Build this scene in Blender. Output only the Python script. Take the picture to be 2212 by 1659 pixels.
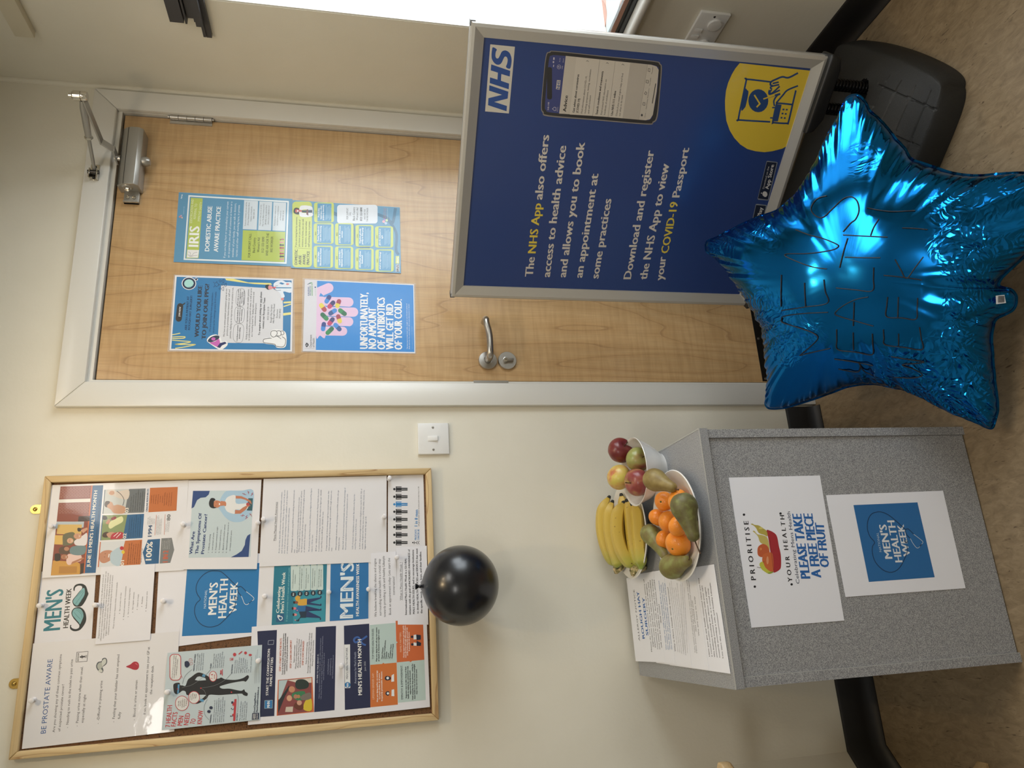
import bpy, bmesh, math, random
import numpy as np
from mathutils import Vector, Matrix
from mathutils.geometry import tessellate_polygon
PI=math.pi
random.seed(7)
for o in list(bpy.data.objects): bpy.data.objects.remove(o)
sc=bpy.context.scene
C=sc.collection
# ------------------------------------------------------------------ camera (a phone held sideways: the room's up is the picture's left)
YAW,PITCH,ROLL,FPX=0.3139,0.2161,0.0036,1608.3
cam_pos=Vector((-0.2858,-1.9259,1.3727))
cF=Vector((math.sin(YAW)*math.cos(PITCH),math.cos(YAW)*math.cos(PITCH),-math.sin(PITCH)))
r0=Vector((math.cos(YAW),-math.sin(YAW),0)); u0=r0.cross(cF)
cR=r0*math.cos(ROLL)+u0*math.sin(ROLL); cU=u0*math.cos(ROLL)-r0*math.sin(ROLL)
cd=bpy.data.cameras.new('camera'); cam=bpy.data.objects.new('camera',cd); C.objects.link(cam)
cd.sensor_width=36; cd.sensor_fit='HORIZONTAL'; cd.lens=36*FPX/2212; cd.clip_start=0.02
M=Matrix((-cU,cR,-cF)).transposed().to_4x4(); M.translation=cam_pos; cam.matrix_world=M
sc.camera=cam
# ------------------------------------------------------------------ world, lights, exposure
w=bpy.data.worlds.new('world'); sc.world=w; w.use_nodes=True
w.node_tree.nodes['Background'].inputs[0].default_value=(.88,.95,1,1)
w.node_tree.nodes['Background'].inputs[1].default_value=8.5
def area(name,loc,target,sx,sy,power,col):
    l=bpy.data.lights.new(name,'AREA'); l.shape='RECTANGLE'; l.size=sx; l.size_y=sy; l.energy=power; l.color=col
    o=bpy.data.objects.new(name,l); C.objects.link(o); o.location=loc
    o.rotation_euler=(Vector(target)-Vector(loc)).to_track_quat('-Z','Y').to_euler(); return o
def spot(name,loc,target,power,col,ang,blend=.6,rad=.035):
    l=bpy.data.lights.new(name,'SPOT'); l.energy=power; l.color=col; l.spot_size=math.radians(ang); l.spot_blend=blend; l.shadow_soft_size=rad
    o=bpy.data.objects.new(name,l); C.objects.link(o); o.location=loc
    o.rotation_euler=(Vector(target)-Vector(loc)).to_track_quat('-Z','Y').to_euler(); return o
_p=area('window_daylight_portal',(1.58,-1.11,1.20),(0.2,-1.11,1.20),1.5,1.12,1,(1,1,1)); _p.data.cycles.is_portal=True
spot('ceiling_spot_light',(-.12,-.78,2.40),(.05,-.15,.9),12,(1,.74,.42),125)
spot('ceiling_spot_light',(.22,-.84,2.40),(.5,-.15,.9),7,(1,.78,.50),125)
area('ceiling_area_light',(.50,-1.45,2.405),(.50,-1.45,0),.55,.55,7,(1,.97,.92))
area('ceiling_area_light',(-.9,-2.9,2.405),(-.9,-2.9,0),.6,.6,18,(1,.97,.92))  # unseen fill lamp behind the camera, added to brighten the room
sc.view_settings.view_transform='Standard'; sc.view_settings.look='None'
sc.view_settings.exposure=0.0; sc.view_settings.gamma=1.0; sc.view_settings.use_curve_mapping=False
# ------------------------------------------------------------------ where a point seen in the photograph lies on a given plane of the room
def V(x,y): return (cF+cR*((1659-y)-829.5)/FPX-cU*(x-1106)/FPX)
def hit(x,y,p0,n):
    d=V(x,y); return cam_pos+d*((p0-cam_pos).dot(n)/d.dot(n))
class Surf:
    def __init__(s,p0,n): s.p=Vector(p0); s.n=Vector(n).normalized()
    def __call__(s,x,y,off=0): return hit(x,y,s.p+s.n*off,s.n)
def atY(x,y,v): return hit(x,y,Vector((0,v,0)),Vector((0,1,0)))
def atX(x,y,v): return hit(x,y,Vector((v,0,0)),Vector((1,0,0)))
def atZ(x,y,v): return hit(x,y,Vector((0,0,v)),Vector((0,0,1)))
# ------------------------------------------------------------------ materials
def lin(c):
    c=c/255 if c>1 else c
    return c/12.92 if c<=.04045 else ((c+.055)/1.055)**2.4
def rgb(c): return (lin(c[0]),lin(c[1]),lin(c[2]),1)
_m={}
def mat(name,c,rough=.6,metal=0,coat=0,spec=.5,bump=0,bscale=60,coatr=.08):
    if name in _m: return _m[name]
    m=bpy.data.materials.new(name); m.use_nodes=True; b=m.node_tree.nodes['Principled BSDF']
    b.inputs['Base Color'].default_value=rgb(c); b.inputs['Roughness'].default_value=rough; b.inputs['Metallic'].default_value=metal
    b.inputs['Coat Weight'].default_value=coat; b.inputs['Coat Roughness'].default_value=coatr; b.inputs['Specular IOR Level'].default_value=spec
    if bump:
        nt=m.node_tree; t=nt.nodes.new('ShaderNodeTexCoord'); n=nt.nodes.new('ShaderNodeTexNoise'); n.inputs['Scale'].default_value=bscale; n.inputs['Detail'].default_value=5
        bp=nt.nodes.new('ShaderNodeBump'); bp.inputs['Strength'].default_value=bump; bp.inputs['Distance'].default_value=.004
        nt.links.new(t.outputs['Object'],n.inputs['Vector']); nt.links.new(n.outputs['Fac'],bp.inputs['Height']); nt.links.new(bp.outputs['Normal'],b.inputs['Normal'])
        if coat: nt.links.new(bp.outputs['Normal'],b.inputs['Coat Normal'])
    _m[name]=m; return m
def noisemat(name,stops,scale,rough=.6,detail=6,stretch=(1,1,1),bump=0,distort=0,coat=0,spec=.5,kind='noise',space='Object'):
    if name in _m: return _m[name]
    m=bpy.data.materials.new(name); m.use_nodes=True; nt=m.node_tree; b=nt.nodes['Principled BSDF']
    t=nt.nodes.new('ShaderNodeTexCoord'); mp=nt.nodes.new('ShaderNodeMapping'); mp.inputs['Scale'].default_value=stretch
    nt.links.new(t.outputs[space],mp.inputs['Vector'])
    n=nt.nodes.new('ShaderNodeTexNoise'); n.inputs['Scale'].default_value=scale; n.inputs['Detail'].default_value=detail; n.inputs['Distortion'].default_value=distort
    nt.links.new(mp.outputs['Vector'],n.inputs['Vector'])
    r=nt.nodes.new('ShaderNodeValToRGB'); e=r.color_ramp.elements
    e[0].position,e[1].position=stops[0][0],stops[-1][0]; e[0].color,e[1].color=rgb(stops[0][1]),rgb(stops[-1][1])
    for p,c in stops[1:-1]: x=e.new(p); x.color=rgb(c)
    nt.links.new(n.outputs['Fac'],r.inputs['Fac']); nt.links.new(r.outputs['Color'],b.inputs['Base Color'])
    b.inputs['Roughness'].default_value=rough; b.inputs['Coat Weight'].default_value=coat; b.inputs['Specular IOR Level'].default_value=spec
    if bump:
        bp=nt.nodes.new('ShaderNodeBump'); bp.inputs['Strength'].default_value=bump; bp.inputs['Distance'].default_value=.002
        nt.links.new(n.outputs['Fac'],bp.inputs['Height']); nt.links.new(bp.outputs['Normal'],b.inputs['Normal'])
    _m[name]=m; return m
def nd(nt,t,**k):
    n=nt.nodes.new('ShaderNode'+t)
    for a,v in k.items():
        if hasattr(n,a): setattr(n,a,v)
        else: n.inputs[a.replace('_',' ')].default_value=v
    return n
M_wall=noisemat('wall_paint',[(.3,(225,220,204)),(.7,(230,225,210))],6,rough=.55,bump=.0)
def wallmat():
    m=M_wall; nt=m.node_tree; b=nt.nodes['Principled BSDF']
    t=nd(nt,'TexCoord'); n=nd(nt,'TexNoise'); n.inputs['Scale'].default_value=90; n.inputs['Detail'].default_value=3
    bp=nd(nt,'Bump'); bp.inputs['Strength'].default_value=.12; bp.inputs['Distance'].default_value=.003
    nt.links.new(t.outputs['Object'],n.inputs['Vector']); nt.links.new(n.outputs['Fac'],bp.inputs['Height']); nt.links.new(bp.outputs['Normal'],b.inputs['Normal'])
wallmat()
M_gloss=mat('white_gloss_paint',(222,220,213),.28,bump=.08,bscale=25)
M_white=mat('white_plastic',(232,232,230),.3)
M_ceil=mat('ceiling_paint',(225,222,212),.8)
M_black=mat('black_vinyl',(22,21,22),.5,bump=.1,bscale=40)
M_alu=mat('brushed_aluminium',(196,193,186),.36,.35)
M_steel=mat('satin_steel',(190,187,182),.3,1)
M_dsteel=mat('dark_steel',(70,68,66),.35,.9)
M_chrome=mat('chrome',(210,205,195),.16,1)
M_silver=mat('silver_paint',(168,166,160),.33,.6)
M_brass=mat('brass',(190,160,90),.25,1)
M_paper=mat('white_paper',(232,232,238),.6)
M_lam=mat('laminated_paper',(230,229,232),.45,coat=.8,bump=.25,bscale=9,coatr=.05)
M_ceramic=mat('white_ceramic',(236,234,230),.12,coat=.5)
def wood(name,c1,c2,c3,axis,scale,wscale,rough,figure=0):
    m=bpy.data.materials.new(name); m.use_nodes=True; nt=m.node_tree; b=nt.nodes['Principled BSDF']; L=nt.links.new
    t=nd(nt,'TexCoord'); mp=nd(nt,'Mapping'); s=[1,1,1]; s[axis]=.13; mp.inputs['Scale'].default_value=[q*scale for q in s]
    L(t.outputs['Object'],mp.inputs['Vector'])
    n=nd(nt,'TexNoise'); n.inputs['Scale'].default_value=1.7; n.inputs['Detail'].default_value=3; n.inputs['Roughness'].default_value=.45; n.inputs['Distortion'].default_value=.25
    L(mp.outputs['Vector'],n.inputs['Vector'])
    mu=nd(nt,'Math',operation='MULTIPLY'); mu.inputs[1].default_value=wscale; L(n.outputs['Fac'],mu.inputs[0])
    fr=nd(nt,'Math',operation='FRACT'); L(mu.outputs[0],fr.inputs[0])
    r=nd(nt,'ValToRGB'); e=r.color_ramp.elements; e[0].position=0; e[0].color=rgb(c2); e[1].position=1; e[1].color=rgb(c1)
    for p,c in ((.5,c1),(.9,c2),(.96,c3)): x=e.new(p); x.color=rgb(c)
    L(fr.outputs[0],r.inputs['Fac'])
    f=nd(nt,'TexNoise'); f.inputs['Scale'].default_value=6; f.inputs['Detail'].default_value=8
    mp2=nd(nt,'Mapping'); s2=[60,60,60]; s2[axis]=2; mp2.inputs['Scale'].default_value=s2; L(t.outputs['Object'],mp2.inputs['Vector']); L(mp2.outputs['Vector'],f.inputs['Vector'])
    mx=nd(nt,'MixRGB',blend_type='MULTIPLY'); mx.inputs['Fac'].default_value=.28
    L(r.outputs['Color'],mx.inputs['Color1']); L(f.outputs['Fac'],mx.inputs['Color2'])
    out=mx.outputs['Color']
    if figure:   # cross figure of the maple veneer
        mp3=nd(nt,'Mapping'); s3=[5,5,5]; s3[axis]=55; mp3.inputs['Scale'].default_value=s3; L(t.outputs['Object'],mp3.inputs['Vector'])
        g=nd(nt,'TexNoise'); g.inputs['Scale'].default_value=1.3; g.inputs['Detail'].default_value=2; g.inputs['Distortion'].default_value=.6; L(mp3.outputs['Vector'],g.inputs['Vector'])
        r3=nd(nt,'ValToRGB'); r3.color_ramp.elements[0].position=.35; r3.color_ramp.elements[0].color=(.62,.58,.5,1); r3.color_ramp.elements[1].position=.6; r3.color_ramp.elements[1].color=(1,1,1,1); L(g.outputs['Fac'],r3.inputs['Fac'])
        m3=nd(nt,'MixRGB',blend_type='MULTIPLY'); m3.inputs['Fac'].default_value=figure; L(out,m3.inputs['Color1']); L(r3.outputs['Color'],m3.inputs['Color2']); out=m3.outputs['Color']
    L(out,b.inputs['Base Color']); b.inputs['Roughness'].default_value=rough
    _m[name]=m; return m
M_door=wood('maple_veneer',(212,176,128),(205,167,118),(186,148,104),2,2.4,15,.26,figure=.28)
M_door.node_tree.nodes['Principled BSDF'].inputs['Coat Weight'].default_value=.25; M_door.node_tree.nodes['Principled BSDF'].inputs['Coat Roughness'].default_value=.22
M_pineV=wood('pine_upright',(232,205,156),(222,192,140),(186,146,98),2,9,7,.5)
M_pineH=wood('pine_rail',(232,205,156),(222,192,140),(186,146,98),0,9,7,.5)
M_beech=wood('beech',(226,196,150),(214,182,132),(180,140,96),0,9,7,.4)
M_cork=noisemat('cork',[(.3,(70,50,36)),(.5,(122,88,60)),(.7,(92,66,46))],260,rough=.95)
def speckle(name,c1,c2,c3,sc_,rough=.4):
    return noisemat(name,[(.36,c1),(.5,c2),(.64,c3)],sc_,rough=rough,detail=2)
M_melamine=speckle('grey_speckled_melamine',(112,113,117),(148,149,151),(184,184,184),780)
def floormat():
    m=bpy.data.materials.new('vinyl_floor'); m.use_nodes=True; nt=m.node_tree; b=nt.nodes['Principled BSDF']; L=nt.links.new
    t=nd(nt,'TexCoord'); n1=nd(nt,'TexNoise'); n1.inputs['Scale'].default_value=60; n1.inputs['Detail'].default_value=8; n1.inputs['Roughness'].default_value=.65; n1.inputs['Distortion'].default_value=.8
    mp=nd(nt,'Mapping'); mp.inputs['Rotation'].default_value=(0,0,.6); mp.inputs['Scale'].default_value=(1,.45,1); L(t.outputs['Object'],mp.inputs['Vector']); L(mp.outputs['Vector'],n1.inputs['Vector'])
    r=nd(nt,'ValToRGB'); e=r.color_ramp.elements; e[0].position=.3; e[0].color=rgb((116,98,75)); e[1].position=.7; e[1].color=rgb((150,131,104)); x=e.new(.5); x.color=rgb((134,116,90)); L(n1.outputs['Fac'],r.inputs['Fac'])
    col=r.outputs['Color']
    for rot,thr in ((.4,.745),(-.9,.75)):   # short dark flecks and scratches
        mp2=nd(nt,'Mapping'); mp2.inputs['Rotation'].default_value=(0,0,rot); mp2.inputs['Scale'].default_value=(1,.16,1); L(t.outputs['Object'],mp2.inputs['Vector'])
        n2=nd(nt,'TexNoise'); n2.inputs['Scale'].default_value=150; n2.inputs['Detail'].default_value=2; n2.inputs['Distortion'].default_value=1.5; L(mp2.outputs['Vector'],n2.inputs['Vector'])
        r2=nd(nt,'ValToRGB'); r2.color_ramp.elements[0].position=thr-.06; r2.color_ramp.elements[0].color=(0,0,0,1); r2.color_ramp.elements[1].position=thr; r2.color_ramp.elements[1].color=(1,1,1,1); L(n2.outputs['Fac'],r2.inputs['Fac'])
        mx=nd(nt,'MixRGB'); mx.inputs['Color2'].default_value=rgb((84,66,48)); L(r2.outputs['Color'],mx.inputs['Fac']); L(col,mx.inputs['Color1']); col=mx.outputs['Color']
    L(col,b.inputs['Base Color']); b.inputs['Roughness'].default_value=.42
    return m
M_floor=floormat()
# ------------------------------------------------------------------ object helpers
def tag(o,label=None,cat=None,group=None,kind=None):
    if label: o['label']=label
    if cat: o['category']=cat
    if group: o['group']=group
    if kind: o['kind']=kind
    return o
def link(name,me,m,parent=None):
    o=bpy.data.objects.new(name,me); C.objects.link(o)
    if m is not None and not me.materials:
        for q in (m if isinstance(m,(list,tuple)) else [m]): me.materials.append(q)
    if parent is not None:
        o.parent=parent; o.matrix_parent_inverse=Matrix.Translation(-parent.location) if parent.type=='EMPTY' else Matrix()
    return o
def empty(name,loc): 
    o=bpy.data.objects.new(name,None); C.objects.link(o); o.location=loc; o.empty_display_size=.05; return o
def thing(name,label,cat,loc,group=None): return tag(empty(name,loc),label,cat,group)
def smooth(me,ang=40):
    for p in me.polygons: p.use_smooth=True
    try: me.set_sharp_from_angle(angle=math.radians(ang))
    except Exception: pass
class B:
    """collects shapes in world coordinates, then links them as one mesh"""
    def __init__(s): s.v=[]; s.f=[]
    def add(s,v,f):
        k=len(s.v); s.v+= [tuple(q) for q in v]; s.f+=[tuple(i+k for i in g) for g in f]; return s
    def box(s,x0,x1,y0,y1,z0,z1):
        v=[(x,y,z) for z in (z0,z1) for y in (y0,y1) for x in (x0,x1)]
        return s.add(v,[(0,2,3,1),(4,5,7,6),(0,1,5,4),(2,6,7,3),(0,4,6,2),(1,3,7,5)])
    def prism(s,pts,d):
        """polygon pts (3-D) pushed along vector d"""
        n=len(pts); a=[Vector(p) for p in pts]; b=[p+Vector(d) for p in a]
        tri=tessellate_polygon([a])
        f=[tuple(t) for t in tri]+[tuple(i+n for i in reversed(t)) for t in tri]+[(i,(i+1)%n,(i+1)%n+n,i+n) for i in range(n)]
        return s.add(a+b,f)
    def tube(s,pts,r,seg=10,cap=True):
        P=[Vector(p) for p in pts]; n=len(P); rr=r if isinstance(r,(list,tuple)) else [r]*n
        T=[(P[min(i+1,n-1)]-P[max(i-1,0)]).normalized() for i in range(n)]
        a=T[0].orthogonal().normalized(); vs=[]
        for i in range(n):
            a=(a-T[i]*a.dot(T[i])).normalized(); b=T[i].cross(a)
            for k in range(seg):
                t=2*PI*k/seg; vs.append(P[i]+(a*math.cos(t)+b*math.sin(t))*rr[i])
        f=[(i*seg+k,i*seg+(k+1)%seg,(i+1)*seg+(k+1)%seg,(i+1)*seg+k) for i in range(n-1) for k in range(seg)]
        if cap: f+=[tuple(reversed(range(seg))),tuple((n-1)*seg+k for k in range(seg))]
        return s.add(vs,f)
    def lathe(s,prof,origin,axis=(0,0,1),seg=40,sx=1,sy=1,wob=None):
        """prof: list of (radius, height) along axis from origin"""
        ax=Vector(axis).normalized(); a=ax.orthogonal().normalized(); b=ax.cross(a); o=Vector(origin); vs=[]
        for i,(r,h) in enumerate(prof):
            for k in range(seg):
                t=2*PI*k/seg; q=r*(wob(t,i) if wob else 1); vs.append(o+ax*h+a*(q*math.cos(t)*sx)+b*(q*math.sin(t)*sy))
        n=len(prof); f=[(i*seg+k,i*seg+(k+1)%seg,(i+1)*seg+(k+1)%seg,(i+1)*seg+k) for i in range(n-1) for k in range(seg)]
        if prof[0][0]>1e-5: f.append(tuple(reversed(range(seg))))
        if prof[-1][0]>1e-5: f.append(tuple((n-1)*seg+k for k in range(seg)))
        return s.add(vs,f)
    def obj(s,name,m,parent=None,sm=0,bevel=0,seg=2):
        me=bpy.data.meshes.new(name); me.from_pydata(s.v,[],s.f)
        bm=bmesh.new(); bm.from_mesh(me); bmesh.ops.remove_doubles(bm,verts=bm.verts,dist=1e-6); bmesh.ops.dissolve_degenerate(bm,edges=bm.edges,dist=1e-7); bmesh.ops.recalc_face_normals(bm,faces=bm.faces)
        if bevel: 
            ed=[e for e in bm.edges if len(e.link_faces)==2 and e.calc_face_angle(0)>.5]
            bmesh.ops.bevel(bm,geom=ed,offset=bevel,segments=seg,affect='EDGES',profile=.5,clamp_overlap=True)
        bm.to_mesh(me); bm.free()
        if sm or bevel: smooth(me,sm or 40)
        return link(name,me,m,parent)
def spline(pts,n=8,closed=False):
    P=[Vector(p) for p in pts]; out=[]; N=len(P); R=range(N if closed else N-1)
    for i in R:
        g=lambda j:P[j%N] if closed else P[max(0,min(N-1,j))]
        a,b,c,d=g(i-1),g(i),g(i+1),g(i+2)
        for k in range(n):
            t=k/n; out.append(.5*((2*b)+(c-a)*t+(2*a-5*b+4*c-d)*t*t+(3*b-a-3*c+d)*t**3))
    if not closed: out.append(P[-1])
    return out
# ------------------------------------------------------------------ flat print: letters and shapes laid on sheets
_g={}
def _ev(body,res,off):
    cu=bpy.data.curves.new('t','FONT'); cu.body=body; cu.size=1; cu.resolution_u=res; cu.offset=off; cu.fill_mode='FRONT'
    o=bpy.data.objects.new('t',cu); C.objects.link(o); dg=bpy.context.evaluated_depsgraph_get(); e=o.evaluated_get(dg); me=e.to_mesh()
    v=[(q.co.x,q.co.y) for q in me.vertices]; f=[tuple(p.vertices) for p in me.polygons]; e.to_mesh_clear()
    bpy.data.objects.remove(o); bpy.data.curves.remove(cu); return v,f
def glyph(c,style):
    k=(c,style)
    if k not in _g:
        off=0; res=2
        v,f=_ev(c,res,off); I=_ev('I',1,0)[0]; w=_ev(c+'I',1,0)[0]
        _g[k]=(v,f,max(p[0] for p in w)-max(p[0] for p in I))
    return _g[k]
_H=max(p[1] for p in _ev('H',1,0)[0])
def layout(txt,style):
    x=0; out=[]
    for c in txt:
        v,f,a=glyph(c,style) if c!=' ' else ([],[],None)
        if a is None: a=.28
        out.append((x,v,f)); x+=a
    xs=[x0+p[0] for x0,v,f in out for p in v]
    return out,(min(xs) if xs else 0),(max(xs) if xs else x)
COL={}
def color(c):
    if c not in COL:
        r=int(c[0:2],16),int(c[2:4],16),int(c[4:6],16); COL[c]=r
    return COL[c]
def pcol(c,coat=0):
    return mat('ink_'+c+('_gloss' if coat else ''),color(c),.5,coat=.7 if coat else 0,bump=.2 if coat else 0,bscale=9)
class Print:
    def __init__(s,surf,gloss=0,lift=.0003): s.s=surf; s.gl=gloss; s.o=s.w=0; s.k=1; s.fr=(0,0,1); s.v=[]; s.f=[]; s.mi=[]; s.ms=[]; s.lift=lift; s.step=.00013; s.e=0
    def idx(s,c):
        if c not in s.ms: s.ms.append(c)
        return s.ms.index(c)
    def P(s,x,y): 
        ox,oy,z=s.fr; return s.s(ox+x/z,oy+y/z,s.lift+s.k*s.step+(s.e%26)*4.6e-6)
    def poly(s,pts,c):
        s.e+=1; q=[Vector((x,y,0)) for x,y in pts]; k=len(s.v); s.v+=[s.P(x,y) for x,y in pts]; i=s.idx(c)
        for t in tessellate_polygon([q]): s.f.append(tuple(k+j for j in t)); s.mi.append(i)
    def line(s,pts,wd,c,closed=False):
        q=[Vector(p) for i,p in enumerate(pts) if i==0 or (Vector(p)-Vector(pts[i-1])).length>1e-3]
        if closed and (q[0]-q[-1]).length<1e-3: q.pop()
        n=len(q); s.e+=1; i0=s.idx(c); k=len(s.v); nrm=lambda d:Vector((-d.y,d.x))
        for i in range(n):
            a=q[i-1] if (i>0 or closed) else None; b=q[(i+1)%n] if (i<n-1 or closed) else None; P=q[i]
            if a is None: d=(b-P).normalized(); m=nrm(d); P=P-d*wd*.2
            elif b is None: d=(P-a).normalized(); m=nrm(d); P=P+d*wd*.2
            else:
                n1,n2=nrm((P-a).normalized()),nrm((b-P).normalized()); m=n1+n2; m=m.normalized() if m.length>1e-3 else n1; m=m/max(.45,m.dot(n1))
            for t in (-1,1): s.v.append(s.P(P.x+m.x*wd/2*t,P.y+m.y*wd/2*t))
        for i in range(n if closed else n-1):
            j=(i+1)%n; s.f.append((k+2*i,k+2*j,k+2*j+1,k+2*i+1)); s.mi.append(i0)
    def ell(s,x,y,rx,ry,c,n=20): s.poly([(x+rx*math.cos(2*PI*i/n),y+ry*math.sin(2*PI*i/n)) for i in range(n)],c)
    def cap(s,x0,y0,x1,y1,wd,c,c2=None):
        a=math.atan2(y1-y0,x1-x0); r=wd/2
        A=[(x0+r*math.cos(a+PI/2+PI*i/8),y0+r*math.sin(a+PI/2+PI*i/8)) for i in range(9)]
        Bq=[(x1+r*math.cos(a-PI/2+PI*i/8),y1+r*math.sin(a-PI/2+PI*i/8)) for i in range(9)]
        if c2:
            mx,my=(x0+x1)/2,(y0+y1)/2; q=[(mx-r*math.sin(a)*t,my+r*math.cos(a)*t) for t in (-1,1)]
            s.poly(A+[q[0],q[1]] ,c); s.poly([q[1],q[0]]+Bq,c2)
        else: s.poly(A+Bq,c)
    def rrect(s,x0,y0,x1,y1,r,c,sh=0):
        pts=[]
        for cx,cy,a in ((x1-r,y1-r,0),(x0+r,y1-r,90),(x0+r,y0+r,180),(x1-r,y0+r,270)):
            for i in range(5): t=math.radians(a+i*22.5); pts.append((cx+r*math.cos(t)+sh*((cy-y0)/(y1-y0)),cy+r*math.sin(t)))
        s.poly(pts,c)
    def text(s,x0,y0,x1,y1,cap,c,style,txt,lo=None,w=None):
        lay,mn,mx=lo or layout(txt,style); A=s.P(x0,y0); Bp=s.P(x1,y1); d=Bp-A; L=d.length; d.normalize(); n=s.s.n; up=n.cross(d)
        h=(s.P(x0-cap,y0)-A).length
        if abs(n.z)>.8: h=abs((s.P(x0-cap,y0)-A).dot(up))*.72
        kx=L/(mx-mn) if w is None else w; ky=h/_H; i=s.idx(c)
        n_=s.s.n
        for dx,dy,dz in {'b':((-.030,0,0),(0,0,2e-6),(.030,0,4e-6)),'x':((-.054,0,0),(-.018,0,2e-6),(.018,0,4e-6),(.054,0,6e-6))}.get(style,((0,0,0),)):
            for j_,(gx,v,f) in enumerate(lay):
                k=len(s.v); o_=A+n_*(dz+(j_%2)*6e-6); s.v+=[o_+d*((gx+p[0]-mn+dx)*kx)+up*((p[1]+dy)*ky) for p in v]
                for q in f: s.f.append(tuple(k+j for j in q)); s.mi.append(i)
        return kx,mn,mx
    def multi(s,al,x0,y0,x1,y1,sx,sy,cap,c,style,lines):
        los=[layout(t,style) for t in lines]; W=max(l[2]-l[1] for l in los); L=(s.P(x1,y1)-s.P(x0,y0)).length; kx=L/W
        for i,(t,lo) in enumerate(zip(lines,los)):
            if not t.strip(): continue
            fr=(lo[2]-lo[1])/W; g={'l':0,'c':(1-fr)/2,'r':1-fr}[al]
            a=(x0+(x1-x0)*g+sx*i,y0+(y1-y0)*g+sy*i); b=(x0+(x1-x0)*(g+fr)+sx*i,y0+(y1-y0)*(g+fr)+sy*i)
            s.text(a[0],a[1],b[0],b[1],cap,c,style,t,lo)
    def run(s,src):
        for ln in src.strip().split('\n'):
            ln=ln.strip()
            if not ln: continue
            head,_,txt=ln.partition('|'); p=head.split(); o=p[0]; g=p[1:]
            fl=lambda q:[float(z) for z in q]
            pp=lambda q:[tuple(float(z) for z in t.split(',')) for t in q]
            if o=='F': s.fr=tuple(fl(g))
            elif o=='K': s.k=int(g[0])
            elif o=='P': s.poly(pp(g[1:]),g[0])
            elif o=='S': s.poly([(q.x,q.y) for q in spline([(a,b,0) for a,b in pp(g[1:])],4,True)],g[0])
            elif o=='L': s.line(pp(g[2:]),float(g[1]),g[0])
            elif o=='O': s.line(pp(g[2:]),float(g[1]),g[0],True)
            elif o=='U': s.line([(q.x,q.y) for q in spline([(a,b,0) for a,b in pp(g[2:])],5)],float(g[1]),g[0])
            elif o=='C': s.ell(*fl(' '.join(g[1:]).replace(',',' ').split()),g[0])
            elif o=='Q': s.cap(*fl(g[2:]),g[0],g[1] if g[1]!='-' else None)
            elif o=='R': s.rrect(*fl(' '.join(g[1:]).replace(',',' ').split()),g[0])
            elif o=='T': s.text(*fl(g[:5]),g[5],g[6],txt)
            elif o=='M': s.multi(g[0],*fl(g[1:8]),g[8],g[9],txt.split('/'))
    def obj(s,parent,name='printing'):
        me=bpy.data.meshes.new(name); me.from_pydata([tuple(q) for q in s.v],[],s.f)
        for c in s.ms: me.materials.append(pcol(c,s.gl))
        me.polygons.foreach_set('material_index',s.mi)
        # every printed face looks outwards
        n=s.s.n; bm=bmesh.new(); bm.from_mesh(me); bm.normal_update(); fl_=[f for f in bm.faces if f.normal.dot(n)<0]
        if fl_: bmesh.ops.reverse_faces(bm,faces=fl_)
        bm.to_mesh(me); bm.free()
        return link(name,me,None,parent)
def sheet(name,label,cat,surf,fr,corners,src='',m=None,gloss=0,group=None,lift=.0004,curl=0):
    """a sheet of paper: corners TL,TR,BR,BL as seen in the photograph"""
    ox,oy,z=fr; q=[surf(ox+x/z,oy+y/z,0) for x,y in corners]; n=surf.n; N=8
    vs=[]; fs=[]
    for side in (0,1):
        for j in range(N+1):
            for i in range(N+1):
                u,v=i/N,j/N; p=(q[0]*(1-u)+q[1]*u)*(1-v)+(q[3]*(1-u)+q[2]*u)*v
                vs.append(p+n*(lift if side else lift*.2))
    k=(N+1)**2
    for j in range(N):
        for i in range(N):
            a=j*(N+1)+i; fs.append((a,a+1,a+N+2,a+N+1)); fs.append(tuple(reversed((a+k,a+1+k,a+N+2+k,a+N+1+k))))
    rim=[i for i in range(N+1)]+[j*(N+1)+N for j in range(1,N+1)]+[N*(N+1)+i for i in range(N-1,-1,-1)]+[j*(N+1) for j in range(N-1,0,-1)]
    for i in range(len(rim)): a,b=rim[i],rim[(i+1)%len(rim)]; fs.append((a,b,b+k,a+k))
    b=B(); b.add(vs,fs); o=b.obj(name,m or (M_lam if gloss else M_paper)); tag(o,label,cat,group)
    if src:
        p=Print(surf,gloss,lift); p.fr=fr; p.run(src); p.obj(o)
    return o
# ================================================================== the room
XR=1.217      # right-hand wall face
H=2.42
def struct(b,name,m,parent=None,**k): 
    o=b.obj(name,m,parent,**k); o['kind']='structure'; return o
struct(B().box(-2.6,1.55,-4.3,.4,-.08,0),'floor',M_floor)
struct(B().box(-2.6,1.55,-4.3,.4,H,H+.08),'ceiling',M_ceil)
b=B().box(-.668,.29,0,.14,0,H).box(1.18,XR+.4,0,.14,0,H).box(.29,1.18,0,.14,2.04,H)
struct(b,'wall_back',M_wall)
# short splay and the stretch of wall beyond it, at the left edge of the picture
struct(B().prism([(-.668,0,0),(-.80,-.115,0),(-.80,.14,0),(-.668,.14,0)],(0,0,H)).box(-2.6,-.80,-.115,.14,0,H),'wall_splay',M_wall)
struct(B().box(-2.74,-2.6,-4.3,.14,0,H),'wall_left',M_wall)
struct(B().box(-2.6,1.55,-4.44,-4.3,0,H),'wall_rear',M_wall)
WY0,WY1,WZ0,WZ1=-1.86,-.357,.645,1.76
b=B().box(XR,XR+.33,WY1,.0,0,H).box(XR,XR+.33,-4.3,WY0,0,H).box(XR,XR+.33,WY0,WY1,0,WZ0).box(XR,XR+.33,WY0,WY1,WZ1,H)
wr=struct(b,'wall_right',M_wall)
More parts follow.
